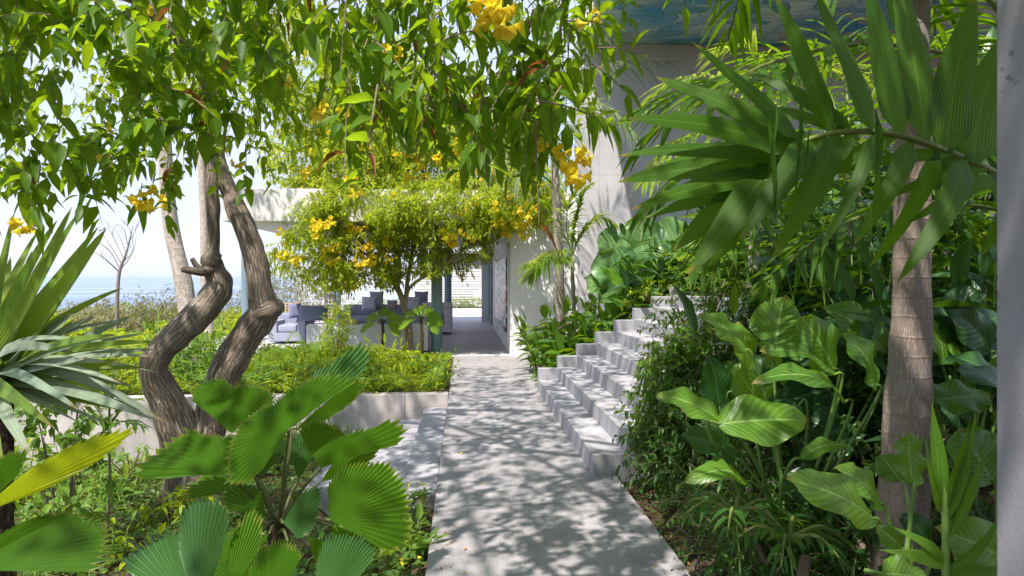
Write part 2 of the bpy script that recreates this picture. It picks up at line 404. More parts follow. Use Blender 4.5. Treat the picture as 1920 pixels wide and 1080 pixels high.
def seamat():
    m, n, out = newmat('sea water'); g = NG(n); tc = g.node('ShaderNodeTexCoord').outputs['Object']
    a = g.noise(g.mapping(tc, (.0012, .006, 1)), 1, 5); b = g.noise(g.mapping(tc, (.03, .12, 1)), 1, 6, .65)
    c = g.mix(g.ramp(a, .4, .65), (.13, .19, .30), (.27, .35, .45))
    principled(g, out, c, .35, g.bump(b, .5, 2.5), .5); return m
M['sea'] = seamat()
def mosaicmat():
    m, n, out = newmat('blue mosaic soffit'); g = NG(n); tc = g.node('ShaderNodeTexCoord').outputs['Object']
    wv = g.node('ShaderNodeTexNoise'); wv.inputs['Scale'].default_value = .35; g.l(tc, wv.inputs['Vector'])
    vadd = g.node('ShaderNodeVectorMath', operation='MULTIPLY_ADD'); g.l(wv.outputs[1], vadd.inputs[0]); vadd.inputs[1].default_value = (1.6, 1.6, 0); g.l(tc, vadd.inputs[2])
    mp = g.mapping(vadd.outputs[0], (2.4, 5.5, 0))
    v1 = g.node('ShaderNodeTexVoronoi', feature='F1'); v1.inputs['Scale'].default_value = 1; v1.voronoi_dimensions = '2D'; g.l(mp, v1.inputs['Vector'])
    v2 = g.node('ShaderNodeTexVoronoi', feature='DISTANCE_TO_EDGE'); v2.inputs['Scale'].default_value = 1; v2.voronoi_dimensions = '2D'; g.l(mp, v2.inputs['Vector'])
    sc = g.node('ShaderNodeSeparateXYZ'); g.l(v1.outputs['Color'], sc.inputs[0])
    big = g.ramp(g.noise(tc, .38, 2), .40, .60)
    f = g.math('ADD', big, g.math('MULTIPLY', g.math('SUBTRACT', sc.outputs[0], .5), .55), True)
    c = g.mix(f, (.72, .90, .96), (.05, .38, .82))
    c = g.mix(g.ramp(sc.outputs[1], .78, .9), c, (.55, .60, .60))
    c = g.mix(g.ramp(sc.outputs[2], .75, .85), c, (.16, .45, .60))
    e = g.ramp(v2.outputs[0], .03, .01)
    c = g.mix(e, c, (.03, .05, .07))
    principled(g, out, c, g.math('ADD', .22, g.math('MULTIPLY', sc.outputs[1], .3)), g.bump(e, -.4, .01), .6); return m
M['mosaic'] = mosaicmat()
def artmat():
    m, n, out = newmat('broken tile artwork'); g = NG(n); tc = g.node('ShaderNodeTexCoord').outputs['Object']
    mp = g.mapping(tc, (1, 2.6, 8)); v1 = g.node('ShaderNodeTexVoronoi'); v1.inputs['Scale'].default_value = 1.1; g.l(mp, v1.inputs['Vector'])
    sc = g.node('ShaderNodeSeparateXYZ'); g.l(v1.outputs['Color'], sc.inputs[0])
    c = g.mix(g.ramp(sc.outputs[0], .5, .55), (.03, .035, .06), (.66, .64, .64))
    c = g.mix(g.ramp(sc.outputs[1], .80, .83), c, (.10, .35, .42)); c = g.mix(g.ramp(sc.outputs[2], .88, .9), c, (.55, .04, .12)); c = g.mix(g.ramp(sc.outputs[2], .12, .1), c, (.25, .14, .06))
    principled(g, out, c, .3, g.bump(v1.outputs[0], .8, .03)); return m
M['art'] = artmat()
def terracemat():
    m, n, out = newmat('terrace concrete with grooved panels'); g = NG(n); tc = g.node('ShaderNodeTexCoord').outputs['Object']
    sep = g.node('ShaderNodeSeparateXYZ'); g.l(tc, sep.inputs[0])
    n1 = g.noise(tc, 2, 5)
    c = g.mix(g.ramp(n1, .3, .7), (.46, .44, .48), (.58, .56, .59))
    fy = g.math('FRACT', g.math('MULTIPLY', sep.outputs[1], .62)); fx = g.math('FRACT', g.math('MULTIPLY', g.math('ADD', sep.outputs[0], .1), 1.1))
    pan = g.math('MULTIPLY', g.math('LESS_THAN', fy, .86), g.math('LESS_THAN', g.math('ABSOLUTE', g.math('SUBTRACT', fx, .5)), .36))
    ln = g.ramp(g.math('SINE', g.math('MULTIPLY', sep.outputs[0], 75)), .1, .6)
    c = g.mix(g.math('MULTIPLY', g.math('MULTIPLY', pan, ln), .32), c, (.17, .16, .19))
    j = g.ramp(g.math('ABSOLUTE', g.math('SUBTRACT', fy, .86)), .012, .004); c = g.mix(g.math('MULTIPLY', j, .6), c, (.15, .14, .16))
    principled(g, out, c, .6, None, .4); return m
M['terrace'] = terracemat()

# ------------------------------------------------------------------ ground, sea
PL, PR = -0.20, 1.18          # path edges
SX, SY0, SY1, TR, RI = 1.0, 5.25, 9.15, .262, .162   # stairs
def sstep(a, b, x): t = min(1, max(0, (x-a)/(b-a))); return t*t*(3-2*t)
def gz(x, y):
    z = -.03
    if PL-1.25 < x < PL+.02 and 5.1 < y < 8.93: z = -.75
    elif x < PL+.02:
        low = -.10-.42*sstep(0, 1.6, PL-x)-.36*sstep(1.2, 4.5, PL-x)
        up = -.01-.25*sstep(3, 9, PL-x)
        z = low if y < 8.93 else up
    elif x > PR-.02:
        s = (x-PR)
        near = -.06+.36*s
        hill = -.05+.60*max(0, s-.35)
        near = min(near, 1.9); hill = min(hill, 1.45)
        k = sstep(3.2, 5.4, y)
        z = near*(1-k)+hill*k
        if SY0-.05 < y < SY1+.15: z = min(z, (x-SX)/TR*RI-.28)
        z = max(z, -.2)
    else: z = -.05
    z += .03*noise.noise(Vector((x*1.7, y*1.7, 0)))*(1 if not(PL-.05 < x < PR+.05) else 0)
    if y > 36 or x < -16:
        dd = max(y-36, (-16-x)*1.); z -= min(dd*.55, 45)
    return z
xs = sorted(set([-9000, -4000, -1500, -600, -250, -120, -80, -50, -35, -26, -20, -16, -13, -11]+[round(-9+i*.3, 3) for i in range(29)]+[PL-.25, PL-.12, PL-.03, PL+.05, .4, PR-.05, PR+.03]+[round(1.3+i*.25, 3) for i in range(20)]+[7, 9, 12, 16, 25, 50, 100, 300, 1000, 4000, 9000]))
ys = sorted(set([-9000, -2000, -300, -50, -12, -6, -3]+[round(-2+i*.3, 3) for i in range(36)]+[8.90, 8.945]+[round(9.1+i*.4, 3) for i in range(14)]+[15, 17, 20, 24, 28, 32, 36, 40, 45, 52, 60, 80, 120, 200, 500, 2000]))
mb = MB(); V = [[(x, y, gz(x, y) if abs(x) < 3000 and abs(y) < 3000 else -45) for x in xs] for y in ys]
uvv = [[(x, y) for x in xs] for y in ys]
mb.add(V, gridfaces(len(ys), len(xs)), uvv)
tag(mb.build('ground', M['soil']), kind='structure')
mb = MB(); g0 = [-20000, -3000, -300, 0, 300, 3000, 20000]
mb.add([[(x, y, -26) for x in g0] for y in [30, 200, 800, 3000, 9000, 25000]], gridfaces(6, 7), [[(x, y) for x in g0] for y in range(6)])
tag(mb.build('sea', M['sea']), kind='structure')

# path in cast sections with joints
ysec = [-1.5, 1.4, 4.62, 6.5, 8.9, 11.1, 13.28]
bl = []
for a, b in zip(ysec[:-1], ysec[1:]):
    bl.append((PL, PR, a+.005, b-.005, -.25, 0.))
tag(boxes('path', bl, M['path'], bevel=.004), kind='structure')
# steps going down on the left of the path
boxes('garden_steps', [(PL-.02-.29*(i+1)-(.42 if i == 2 else 0), PL-.02-.29*i-.001*i, 5.27+.01*i+(1.2 if i == 2 else 0), 8.86, -.8, -.14-.14*i) for i in range(3)], M['steps'], label='short run of broad concrete steps leading down left from the path to the sunken bed', cat='steps')
# stairs on the right, with a stepped upstand at the far end
NS = 8
bl = []; up = []
for i in range(NS):
    x0 = SX+TR*i
    bl.append((x0+.001*i, x0+TR+.03, SY0+.012*i, SY1, -.12+RI*max(0, i-1)*.8, RI*(i+1)))
    up.append((x0+.004, x0+TR+.05, SY1+.002, SY1+.13+.001*i, -.12+RI*i*.8, RI*(i+2)-.02))
t = empty('staircase', (SX, SY0, 0), 'wide pale concrete staircase climbing right from the path through the planting', 'staircase')
bl.append((SX+TR*NS+.035, SX+TR*NS+2.2, SY0+.15, SY1+.13, .8, RI*NS-.002))
boxes('tread_flight', bl, M['steps'], t, .006); boxes('stepped_upstand', up, M['steps'], t, .006)
# terrace slab
tag(boxes('terrace', [(-6.2, .9, 13.29, 33.0, -.3, .004), (.9, 6, 24.5, 33, -.3, .003)], M['terrace'], bevel=.004), kind='structure')
# retaining wall at the back of the sunken bed
t = empty('retaining_wall', (-3, 8.9, -.9), 'weathered concrete retaining wall behind the sunken bed on the left', 'wall')
boxes('wall_face', [(-3.1, -.76, 8.87, 9.05, -1.3, .03), (-6.2, -3.105, 8.87, 9.05, -1.3, .03), (-9.5, -6.205, 8.87, 9.05, -1.3, .03)], M['planter'], t, .008)
boxes('wall_return', [(-.755, PL-.004, 8.87, 9.05, -.6, .028)], M['planter'], t, .008)

# ------------------------------------------------------------------ house
house = empty('concrete_house', (5, 14, 0), 'two storey pale concrete house with blue mosaic soffit and open terrace behind the garden', 'house')
boxes('wall', [(.9, 2.22, 13.22, 13.42, -.2, 2.92)], M['white'], house, .01)
boxes('wall', [(2.2, 12.0, 13.24, 13.5, -.2, 6.14)], M['wall'], house, .01)
boxes('wall', [(.9, 1.12, 13.43, 23.2, -.2, 2.66)], M['white'], house, .008)
boxes('roof_slab', [(W(417, 420, 13.1).x, .9, 13.1, 24.6, 2.58, 3.20), (.9, 2.2, 13.425, 24.6, 2.93, 3.2)], M['slab'], house, .012)
# upper storey wall with window, set back
uw = boxes('upper_wall', [(-.2, 1.28, 16.2, 16.35, 3.2, 6.0), (1.285, 2.2, 16.2, 16.35, 3.2, 3.36), (1.285, 2.2, 16.2, 16.35, 4.62, 6.0)], M['slab'], house, .005)
win = boxes('window', [(1.30, 2.19, 16.28, 16.29, 3.36, 4.6)], M['glass'], house, 0)
boxes('window_frame', [(1.29, 1.34, 16.22, 16.3, 3.36, 4.62), (1.74, 1.78, 16.22, 16.3, 3.4, 4.6), (2.15, 2.2, 16.22, 16.3, 3.36, 4.62), (1.29, 2.2, 16.21, 16.31, 3.36, 3.41), (1.34, 2.15, 16.22, 16.3, 3.8, 3.83)], M['steel'], win, .003)
boxes('balcony_post', [(.72, .84, 13.8, 13.92, 3.2, 5.6)], M['steel'], house, .01)
boxes('ledge', [(.95, 2.2, 13.22, 13.4, 2.925, 3.0)], M['white'], house, .005)
# curved edge soffit: thick roof with mosaic underside
def prism(name, poly, z0, z1, mat_side, mat_bot, parent):
    bm = bmesh.new(); off = Vector(parent.location)
    lo = [bm.verts.new(Vector((x, y, z0))-off) for x, y in poly]; hi = [bm.verts.new(Vector((x, y, z1))-off) for x, y in poly]
    fb = bm.faces.new(lo[::-1]); fb.material_index = 1; bm.faces.new(hi)
    for i in range(len(poly)): bm.faces.new([lo[i], lo[(i+1) % len(poly)], hi[(i+1) % len(poly)], hi[i]])
    me = bpy.data.meshes.new(name); bm.to_mesh(me); bm.free(); me.materials.append(mat_side); me.materials.append(mat_bot)
    return link(bpy.data.objects.new(name, me), parent)
sof = [(12, 13.6), (2.19, 13.6), (2.19, 13.2), (2.35, 12.2), (2.1, 11.0), (2.2, 10.0), (2.9, 9.0), (4.2, 8.3), (6.5, 8.0), (12, 8.0)]
prism('mosaic_soffit', sof, 6.145, 6.6, M['slab'], M['mosaic'], house)
# glazed door wall at the end of the corridor
dr = boxes('door_jamb', [(.60, .86, 23.3, 23.5, .004, 2.575)], M['white'], house, .005)
dd = boxes('glass_door', [(.865, .885, 21.6, 23.25, .03, 2.4)], M['glass'], house, .003)
boxes('door_frame', [(.855, .895, 21.5, 21.6, .005, 2.5), (.855, .895, 23.25, 23.29, .005, 2.5), (.855, .895, 21.5, 23.29, 2.4, 2.5)], M['darkmetal'], dd, .003)
for x in (.32, .52):
    boxes('ceiling_spotlight', [(x-.07, x+.07, 18+8*(x-.32), 18.18+8*(x-.32), 2.42, 2.578)], M['darkmetal'], house, .01)
def column(px, py, rad, note):
    p = Wz(px, py, 0); mb = MB()
    tube(mb, [(p.x, p.y, 0), (p.x, p.y, 1.3), (p.x, p.y, 2.58)], [rad]*3, 24, 2, cap=False)
    tube(mb, [(p.x, p.y, .004), (p.x, p.y, .02)], [rad+.04]*2, 24, 0)
    o = mb.build('steel_column', M['steel'], origin=(p.x, p.y, 0))
    tag(o, note, 'column', 'round steel columns carrying the roof slab')
column(819, 659, .115, 'thick blue grey steel column at the front of the corridor')
column(462, 640, .115, 'blue grey steel column seen between the two leaning trunks')
column(840, 606, .12, 'blue grey steel column half hidden behind the front corridor column')
column(633, 600, .12, 'blue grey steel column beside the back of the lounge sofas')

# artwork
a0, a1 = 13.95, 19.5
boxes('wall_artwork', [(.872, .8985, 14.3, 19.4, .36, 1.95)], M['art'], bevel=.004, label='tall mosaic panel of broken black, white and red tiles on the corridor wall', cat='artwork')

# fence
fz = empty('slat_fence', (-3, 34, 0), 'white horizontal slat fence at the far end of the terrace', 'fence')
fx0, fx1 = W(560, 518, 34).x, W(930, 518, 34).x
boxes('slat', [(fx0, fx1, 34, 34.03, .18+i*.125, .18+i*.125+.082) for i in range(14)], M['fence'], fz, .004, kind='stuff') if False else None
for i in range(14):
    boxes('slat', [(fx0, fx1, 34, 34.03, .16+i*.127, .16+i*.127+.08)], M['fence'], fz, .004)
for k in range(6):
    x = fx0+(fx1-fx0)*k/5
    boxes('post', [(x-.05, x+.05, 34.035, 34.12, 0, 1.98)], M['fence'], fz, .004)
# far neighbour house behind the fence
nb = empty('neighbour_house', (2, 44, 0), 'pinkish plastered house partly visible beyond the slat fence', 'house')
boxes('wall', [(-3.0, 7, 44, 50, -3, 3.0)], plain('pink plaster', (.27, .26, .25), .9, .12, 2), nb, .02)
boxes('roof', [(-3.4, 7.4, 43.6, 50.4, 3.0, 3.25)], M['white'], nb, .02)
boxes('outside_stair', [(.6+i*.3, .9+i*.3, 42.8, 43.5, -1, .6+i*.17) for i in range(12)], M['white'], nb, .01)

# pillar close on the right
boxes('concrete_pillar', [(1.01, 1.75, .45, 1.232, -.3, 4.2)], M['pillar'], bevel=.006, label='pitted grey concrete pillar cutting off the right edge of the view', cat='pillar')

# ------------------------------------------------------------------ lounge furniture
def cushion(name, c, sx, sy, sz, mat, parent=None, tilt=0., rz=0., **k):
    mb = MB(); n = 13; u = np.linspace(-1, 1, n)
    for sgn in (1, -1):
        X, Z = np.meshgrid(u, u); th = (np.maximum(0, (1-X**4)*(1-Z**4)))**.45
        Yv = sgn*th*sy/2; pin = 1-.07*(1-np.abs(Z)**2)*X**4; pin2 = 1-.07*(1-np.abs(X)**2)*Z**4
        P = np.stack([X*sx/2*pin, Yv, Z*sz/2*pin2], -1).reshape(-1, 3)
        ct, st = math.cos(tilt), math.sin(tilt)
        P = np.stack([P[:, 0], P[:, 1]*ct-P[:, 2]*st, P[:, 1]*st+P[:, 2]*ct], -1)
        cz, sz_ = math.cos(rz), math.sin(rz)
        P = np.stack([P[:, 0]*cz-P[:, 1]*sz_, P[:, 0]*sz_+P[:, 1]*cz, P[:, 2]], -1)+np.array(c)
        f = gridfaces(n, n); mb.add(P, f if sgn > 0 else f[:, ::-1], np.stack([X, Z], -1))
    o = mb.build(name, mat, parent, origin=None if parent else tuple(c))
    return tag(o, **k) if k else o
def sofa(x0, x1, y0, y1, facing, mat, label, nseat=3, bh=.60):
    t = empty('sofa', ((x0+x1)/2, (y0+y1)/2, 0), label, 'sofa', 'outdoor sofas on the terrace')
    ar = .2
    if facing == 1:   # faces away from the camera, back towards it
        boxes('backrest', [(x0, x1, y0, y0+.2, .04, bh)], mat, t, .03); sy0, sy1 = y0+.21, y1
    else:
        boxes('backrest', [(x0, x1, y1-.2, y1, .04, bh+.12)], mat, t, .04); sy0, sy1 = y0, y1-.21
    boxes('base', [(x0+.03, x1-.03, sy0, sy1-.02, .06, .26)], mat, t, .02)
    for xa in (x0, x1-ar): boxes('armrest', [(xa, xa+ar, sy0+.003, sy1-.05, .05, bh-.02)], mat, t, .04)
    wseat = (x1-x0-2*ar)/nseat
    for i in range(nseat):
        xa = x0+ar+i*wseat
        boxes('seat_cushion', [(xa+.01, xa+wseat-.01, sy0+.01, sy1, .265, .44)], M['fabric'], t, .05)
    return t
pX = lambda px, Y: W(px, 518, Y).x
sofa(pX(575, 14), pX(762, 14), 13.95, 14.85, 1, M['fabric_light'], 'long low pale grey sofa turned with its back to the garden', 3, .58)
sofa(pX(768, 14), pX(803, 14), 13.9, 14.8, 1, M['fabric_light'], 'narrow pale grey lounge chair turned away, next to the front steel column', 1, .58)
sofa(pX(640, 19.5), pX(815, 19.5), 19.0, 20.0, -1, M['fabric'], 'blue grey sofa facing the garden at the back of the terrace', 3, .62)
sofa(pX(848, 18.6)-.85, pX(848, 18.6), 18.2, 19.2, -1, M['fabric_light'], 'pale lounge chair behind the corridor columns', 1, .7)
sofa(pX(505, 16), pX(575, 16), 15.9, 16.9, -1, M['fabric'], 'blue grey lounge chair on the open left side of the terrace', 1, .55)
cg = 'loose cushions on the sofas'
cushion('cushion', W(692, 569, 19.4), .42, .16, .40, M['cushion'], tilt=-.2, label='pale square cushion on the left of the back sofa', cat='cushion', group=cg)
cushion('cushion', W(775, 569, 19.4), .42, .16, .40, M['cushion'], tilt=-.2, label='pale square cushion on the right of the back sofa', cat='cushion', group=cg)
cushion('cushion', W(735, 571, 19.4), .3, .14, .26, M['taupe'], tilt=-.2, label='small brownish cushion between the two pale ones', cat='cushion', group=cg)
cushion('cushion', W(588, 587, 14.35), .62, .18, .33, M['fabric_dark'], tilt=-.1, label='wide dark slate cushion standing on the left end of the near sofa', cat='cushion', group=cg)
cushion('cushion', W(553, 583, 16.5), .3, .14, .36, M['fabric_dark'], tilt=-.2, rz=.5, label='dark cushion leaning in the lounge chair on the left', cat='cushion', group=cg)
cushion('cushion', W(706, 562, 19.75), .4, .16, .5, M['fabric'], tilt=-.1, label='blue grey back cushion behind the left pale cushion', cat='cushion', group=cg)
cushion('cushion', W(790, 562, 19.75), .4, .16, .5, M['fabric'], tilt=-.1, label='blue grey back cushion behind the right pale cushion', cat='cushion', group=cg)
p = W(657, 597, 14.1); boxes('folded_throw', [(p.x-.16, p.x+.16, 13.93, 14.16, .585, .68)], M['ochre'], bevel=.03, label='folded ochre throw lying on the back of the near sofa', cat='throw')
def wicker(px, Y, wd, h, lab):
    p = W(px, 560, Y); t = empty('wicker_lantern', (p.x, Y, 0), lab, 'lantern', 'wicker lanterns on the terrace')
    mb = MB()
    for i in range(10):
        a = i/10*2*PI; q = (p.x+wd*math.cos(a), Y+wd*math.sin(a)); tube(mb, [(q[0], q[1], .005), (q[0], q[1], h)], [.012, .012], 5, 0)
    for k in range(14):
        z = .02+k*(h-.03)/13; ring = [(p.x+wd*math.cos(a), Y+wd*math.sin(a), z) for a in np.linspace(0, 2*PI, 17)]; tube(mb, ring, [.009]*17, 4, 0, cap=False)
    mb.build('cage', M['wicker'], t)
wicker(619, 18.5, .14, 1.25, 'tall slim wicker lantern beside the far column')
wicker(548, 16.95, .16, .9, 'shorter wicker lantern behind the left lounge chair')

# ------------------------------------------------------------------ vegetation generators
def twig_cloud(mbw, mbl, mbd, starts, dirs, TL, leafL, leafW, per=9, droop=.5, ns=4, nc=3, hang=.5, dead=0.02, twig_r=.004, kind='ovate', mk_twig=True):
    """hanging twigs with paired leaves"""
    B, D, LL = [], [], []; Bd, Dd, Ld = [], [], []
    for s, d in zip(starts, dirs):
        s = np.array(s, float); d = nrm(np.array(d, float)); L = TL*random.uniform(.6, 1.3)
        pts = [s+d*L*t-np.array([0, 0, 1])*hang*L*t*t for t in (0, .33, .66, 1)]
        if mk_twig: tube(mbw, pts, [twig_r, twig_r*.8, twig_r*.6, twig_r*.3], 4, 2, cap=False)
        for k in range(per):
            t = .1+.9*k/(per-1); p = s+d*L*t-np.array([0, 0, 1])*hang*L*t*t
            a = rng.normal(0, 1, 3); a[2] -= .3; a -= d*np.dot(a, d)*.6; a = nrm(a)+d*.4; a[2] -= .18
            if random.random() < dead: Bd.append(p); Dd.append(a); Ld.append(random.uniform(.7, 1.1)*leafL)
            else: B.append(p); D.append(a); LL.append(random.uniform(.55, 1.2)*leafL*(.8 if t > .9 else 1))
    LL = np.array(LL)
    leaves(mbl, B, D, LL, LL*leafW, rng.uniform(.1, droop, len(B)), .4, None, ns, nc, kind, .15)
    if Bd and mbd is not None: Ld = np.array(Ld); leaves(mbd, Bd, Dd, Ld, Ld*leafW*.7, .7, 1.1, None, 4, 3, 'lance', .3)

def limb(mb, pts, r0, r1, n=8):
    k = len(pts); tube(mb, pts, [r0+(r1-r0)*i/(k-1) for i in range(k)], n, 5, rough=.12)

# flower cluster mesh (trumpet flowers)
def trumpet(mb, base, d, L, Rr):
    base = np.array(base); d = nrm(np.array(d, float)); a = nrm(np.cross(d, [.3, .2, .93])); b = np.cross(d, a)
    th = np.linspace(0, 2*PI, 16); ts = [0, .35, .7, .9, 1.0]; rs = [.12, .2, .45, .75, 1.0]
    V = []
    for t, r in zip(ts, rs):
        lob = 1+(.22*np.cos(5*th) if t > .8 else 0)
        off = (.12*np.cos(5*th) if t == 1.0 else 0*th)
        V.append(base+d*(L*t-L*off[:, None]*.6)+(a*np.cos(th)[:, None]+b*np.sin(th)[:, None])*(Rr*r*lob)[:, None] if t > .8 else base+d*(L*t)+(a*np.cos(th)[:, None]+b*np.sin(th)[:, None])*Rr*r)
    mb.add(np.array(V), gridfaces(5, 16), np.zeros((80, 2))+.5)
def flower_mesh(n, L, spread, seed):
    r2 = np.random.default_rng(seed); mb = MB()
    for i in range(n):
        d = r2.normal(0, 1, 3); d[1] -= .8; d[2] -= .1
        trumpet(mb, r2.normal(0, spread, 3), d, L*r2.uniform(.8, 1.1), L*r2.uniform(.42, .55))
    o = mb.build('flower_cluster', M['petal']); me = o.data; bpy.data.objects.remove(o); return me
FM = [flower_mesh(5, .055, .022, 1), flower_mesh(7, .055, .03, 2), flower_mesh(3, .055, .015, 3)]
def add_flower(parent, loc, s=1., k=None):
    o = bpy.data.objects.new('flower_cluster', FM[random.randrange(3) if k is None else k]); link(o, parent)
    o.location = Vector(loc)-parent.location; o.rotation_euler = (0, 0, random.uniform(-1, 1)); o.scale = (s,)*3
    return o

# ------------------------------------------------------------------ big near trumpet tree
Y0 = 6.8
base = Wz(352, 942, -.72)
tree = empty('trumpet_tree', (base.x, base.y, -.75), 'large leaning yellow trumpet tree with two twisted fissured trunks in the sunken bed', 'tree')
mb = MB(); k = Y0/F
def stem(pts, n=22, ro=.09, rd=.02, sm=8):
    tube(mb, [W(a, b, Y0+dy) for a, b, r_, dy in pts], [r_*k*.86 for a, b, r_, dy in pts], n, sm, rough=ro, ridges=rd, fs=7)
stem([(352, 968, 56, .1), (352, 930, 50, .1), (350, 860, 46, .05), (330, 790, 40, 0), (300, 725, 32, -.1), (288, 690, 28, -.15), (305, 655, 28, -.15), (350, 612, 30, -.1), (395, 565, 30, 0), (411, 535, 28, .05), (404, 510, 23, .05), (399, 494, 22, .05), (398, 474, 15, .05), (400, 440, 13, .1), (399, 380, 14, .1), (394, 300, 13, .15), (392, 230, 14, .1), (408, 160, 15, 0), (440, 90, 14, -.2), (500, 5, 12, -.5), (570, -80, 9, -.8)])
stem([(372, 955, 50, -.1), (380, 880, 40, 0), (392, 800, 34, .1), (405, 735, 33, .15), (435, 675, 35, .2), (470, 620, 34, .2), (492, 585, 34, .15), (488, 545, 26, .1), (482, 500, 25, .1), (470, 455, 24, .1), (452, 410, 23, .1), (432, 365, 19, .2), (415, 320, 16, .2), (400, 250, 12, .3), (380, 150, 11, .2), (340, 80, 12, 0), (262, 0, 12, -.2), (180, -90, 9, -.6)])
# stubs, knots
stem([(480, 590, 20, .1), (505, 582, 22, .05), (524, 572, 15, .0)], 14, .1, 0, 4)
stem([(400, 505, 14, 0), (378, 510, 9, -.1), (350, 506, 7, -.15), (341, 507, 4, -.15)], 10, .1, 0, 4)
stem([(384, 512, 9, -.05), (370, 500, 6, -.1), (360, 485, 5, -.1)], 9, .1, 0, 4)
stem([(390, 500, 16, .0), (398, 488, 22, .0), (410, 492, 16, .02)], 14, .1, 0, 4)
stem([(420, 545, 10, .05), (424, 555, 8, .05), (426, 560, 4, .05)], 9, .1, 0, 4)
mb.build('trunk', M['bark'], tree)
mbb = MB()   # limbs overhead
top1 = W(500, 5, Y0-.5); top2 = W(262, 0, Y0-.2)
anchors = []
def L3(*pts): limb(mbb, [Vector(p) for p in pts], pts and .055 or 0, .012); anchors.append(pts)
L3(top1, (-1.6, 5.2, 4.2), (-.8, 4.0, 4.1), (-.2, 3.0, 3.6), (.1, 2.4, 3.1))
L3(top1, (-1.8, 5.6, 4.7), (-.6, 5.2, 5.0), (.6, 5.0, 4.8), (1.3, 4.8, 4.2))
L3(top2, (-3.2, 5.4, 4.4), (-2.8, 4.2, 4.2), (-2.3, 3.2, 3.5), (-2.0, 2.7, 3.0))
L3(top2, (-3.4, 6.8, 4.8), (-3.4, 8.0, 4.8), (-3.0, 9.2, 4.4))
L3(top1, (-2.0, 4.8, 4.8), (-1.6, 3.0, 4.8), (-1.2, 1.2, 4.3), (-.9, 0, 3.9))
L3(top2, (-3.6, 5.0, 3.9), (-3.9, 4.4, 3.3), (-3.6, 4.2, 2.9))
L3((-.8, 4.0, 4.1), (0, 3.4, 4.3), (.9, 2.7, 4.1), (1.3, 2.0, 3.7))
mbl, mbd = MB(), MB()
# screen-facing hanging foliage: clumps at true distances, each hung from a twig
mbm = MB()
def hang_cloud(n, px, py, Y, TL, leafL, per, down=.9, lw=.42, dead=.02, tw=.0035, cond=None, ns=4, tgt=None):
    st, dr = [], []
    while len(st) < n:
        a, b, y = random.uniform(*px), random.uniform(*py), random.uniform(*Y)
        if cond and not cond(a, b): continue
        st.append(W(a, b, y)); d = rng.normal(0, .6, 3); d[2] -= down; dr.append(d)
    twig_cloud(mbb, tgt or mbl, mbd, st, dr, TL, leafL, lw, per, .6, ns, 3, .3, dead, tw)
def ncond(a, b):
    lim = 330 if a < 330 else 290 if a < 480 else 110 if a < 620 else 180 if a < 820 else 225 if a < 1060 else 60
    return b < lim+25*math.sin(a/37.)
hang_cloud(205, (-120, 570), (-140, 330), (2.9, 4.8), .24, .108, 10, .45, .66, cond=ncond)
hang_cloud(85, (590, 1120), (-140, 280), (2.3, 3.6), .25, .10, 10, .9, .52, .04, cond=ncond)
hang_cloud(34, (650, 1130), (100, 280), (2.2, 3.0), .22, .10, 9, 1.2, .45, .07, cond=ncond)
hang_cloud(14, (-40, 460), (250, 345), (2.9, 3.6), .2, .125, 7, .9, .45, .02)
hang_cloud(470, (-150, 1100), (-200, 260), (4.6, 8.5), (.42), .11, 10, .4, .5, .01, tgt=mbm, cond=lambda a, b: b < (270 if a < 560 else 330) )
# sprig reaching out to the right in front of the soffit
twig_cloud(mbb, mbl, mbd, [W(1085, 60, 2.3), W(1110, 120, 2.4), W(1090, 200, 2.3), W(1120, 90, 2.3)], [(.5, 0, .6), (.6, 0, -.3), (.7, 0, -.2), (.8, .1, .15)], .17, .1, .36, 8, .5, 5, 3, .3, .0, .003)
# the crown overhead, above the frame: what throws the dappled shade
st, dr = [], []
for i in range(3700):
    x, y = random.uniform(-4.6, 3.4), random.uniform(-2.6, 8.6)
    c = .5+.5*noise.noise(Vector((x*.8, y*.8, 3.3)))
    if c < .31+random.random()*.12: continue
    if y > 7.2-.5*max(0, x) and x > .9: continue
    if .1 < x < 1.7 and .4 < y < 3.2 and random.random() < .5: continue
    z = random.uniform(3.0, 4.9) if y < 3 else random.uniform(3.4, 5.4)
    if z < H+.42*y+.5 and y > -.5: z = H+.42*y+random.uniform(.5, 1.2)
    if y > 5.3 and x > -2 and random.random() < .5: continue
    st.append((x, y, z)); d = rng.normal(0, .8, 3); d[2] -= .3; dr.append(d)
twig_cloud(mbb, mbl, mbd, st, dr, .42, .12, .42, 9, .6, 3, 3, .3, .01, .004)
mbb.build('branches', M['bark_thin'], tree); mbl.build('crown', M['trumpet'], tree); mbm.build('outer_crown', M['trumpet_mid'], tree); mbd.build('withered_leaves', M['dead'], tree)
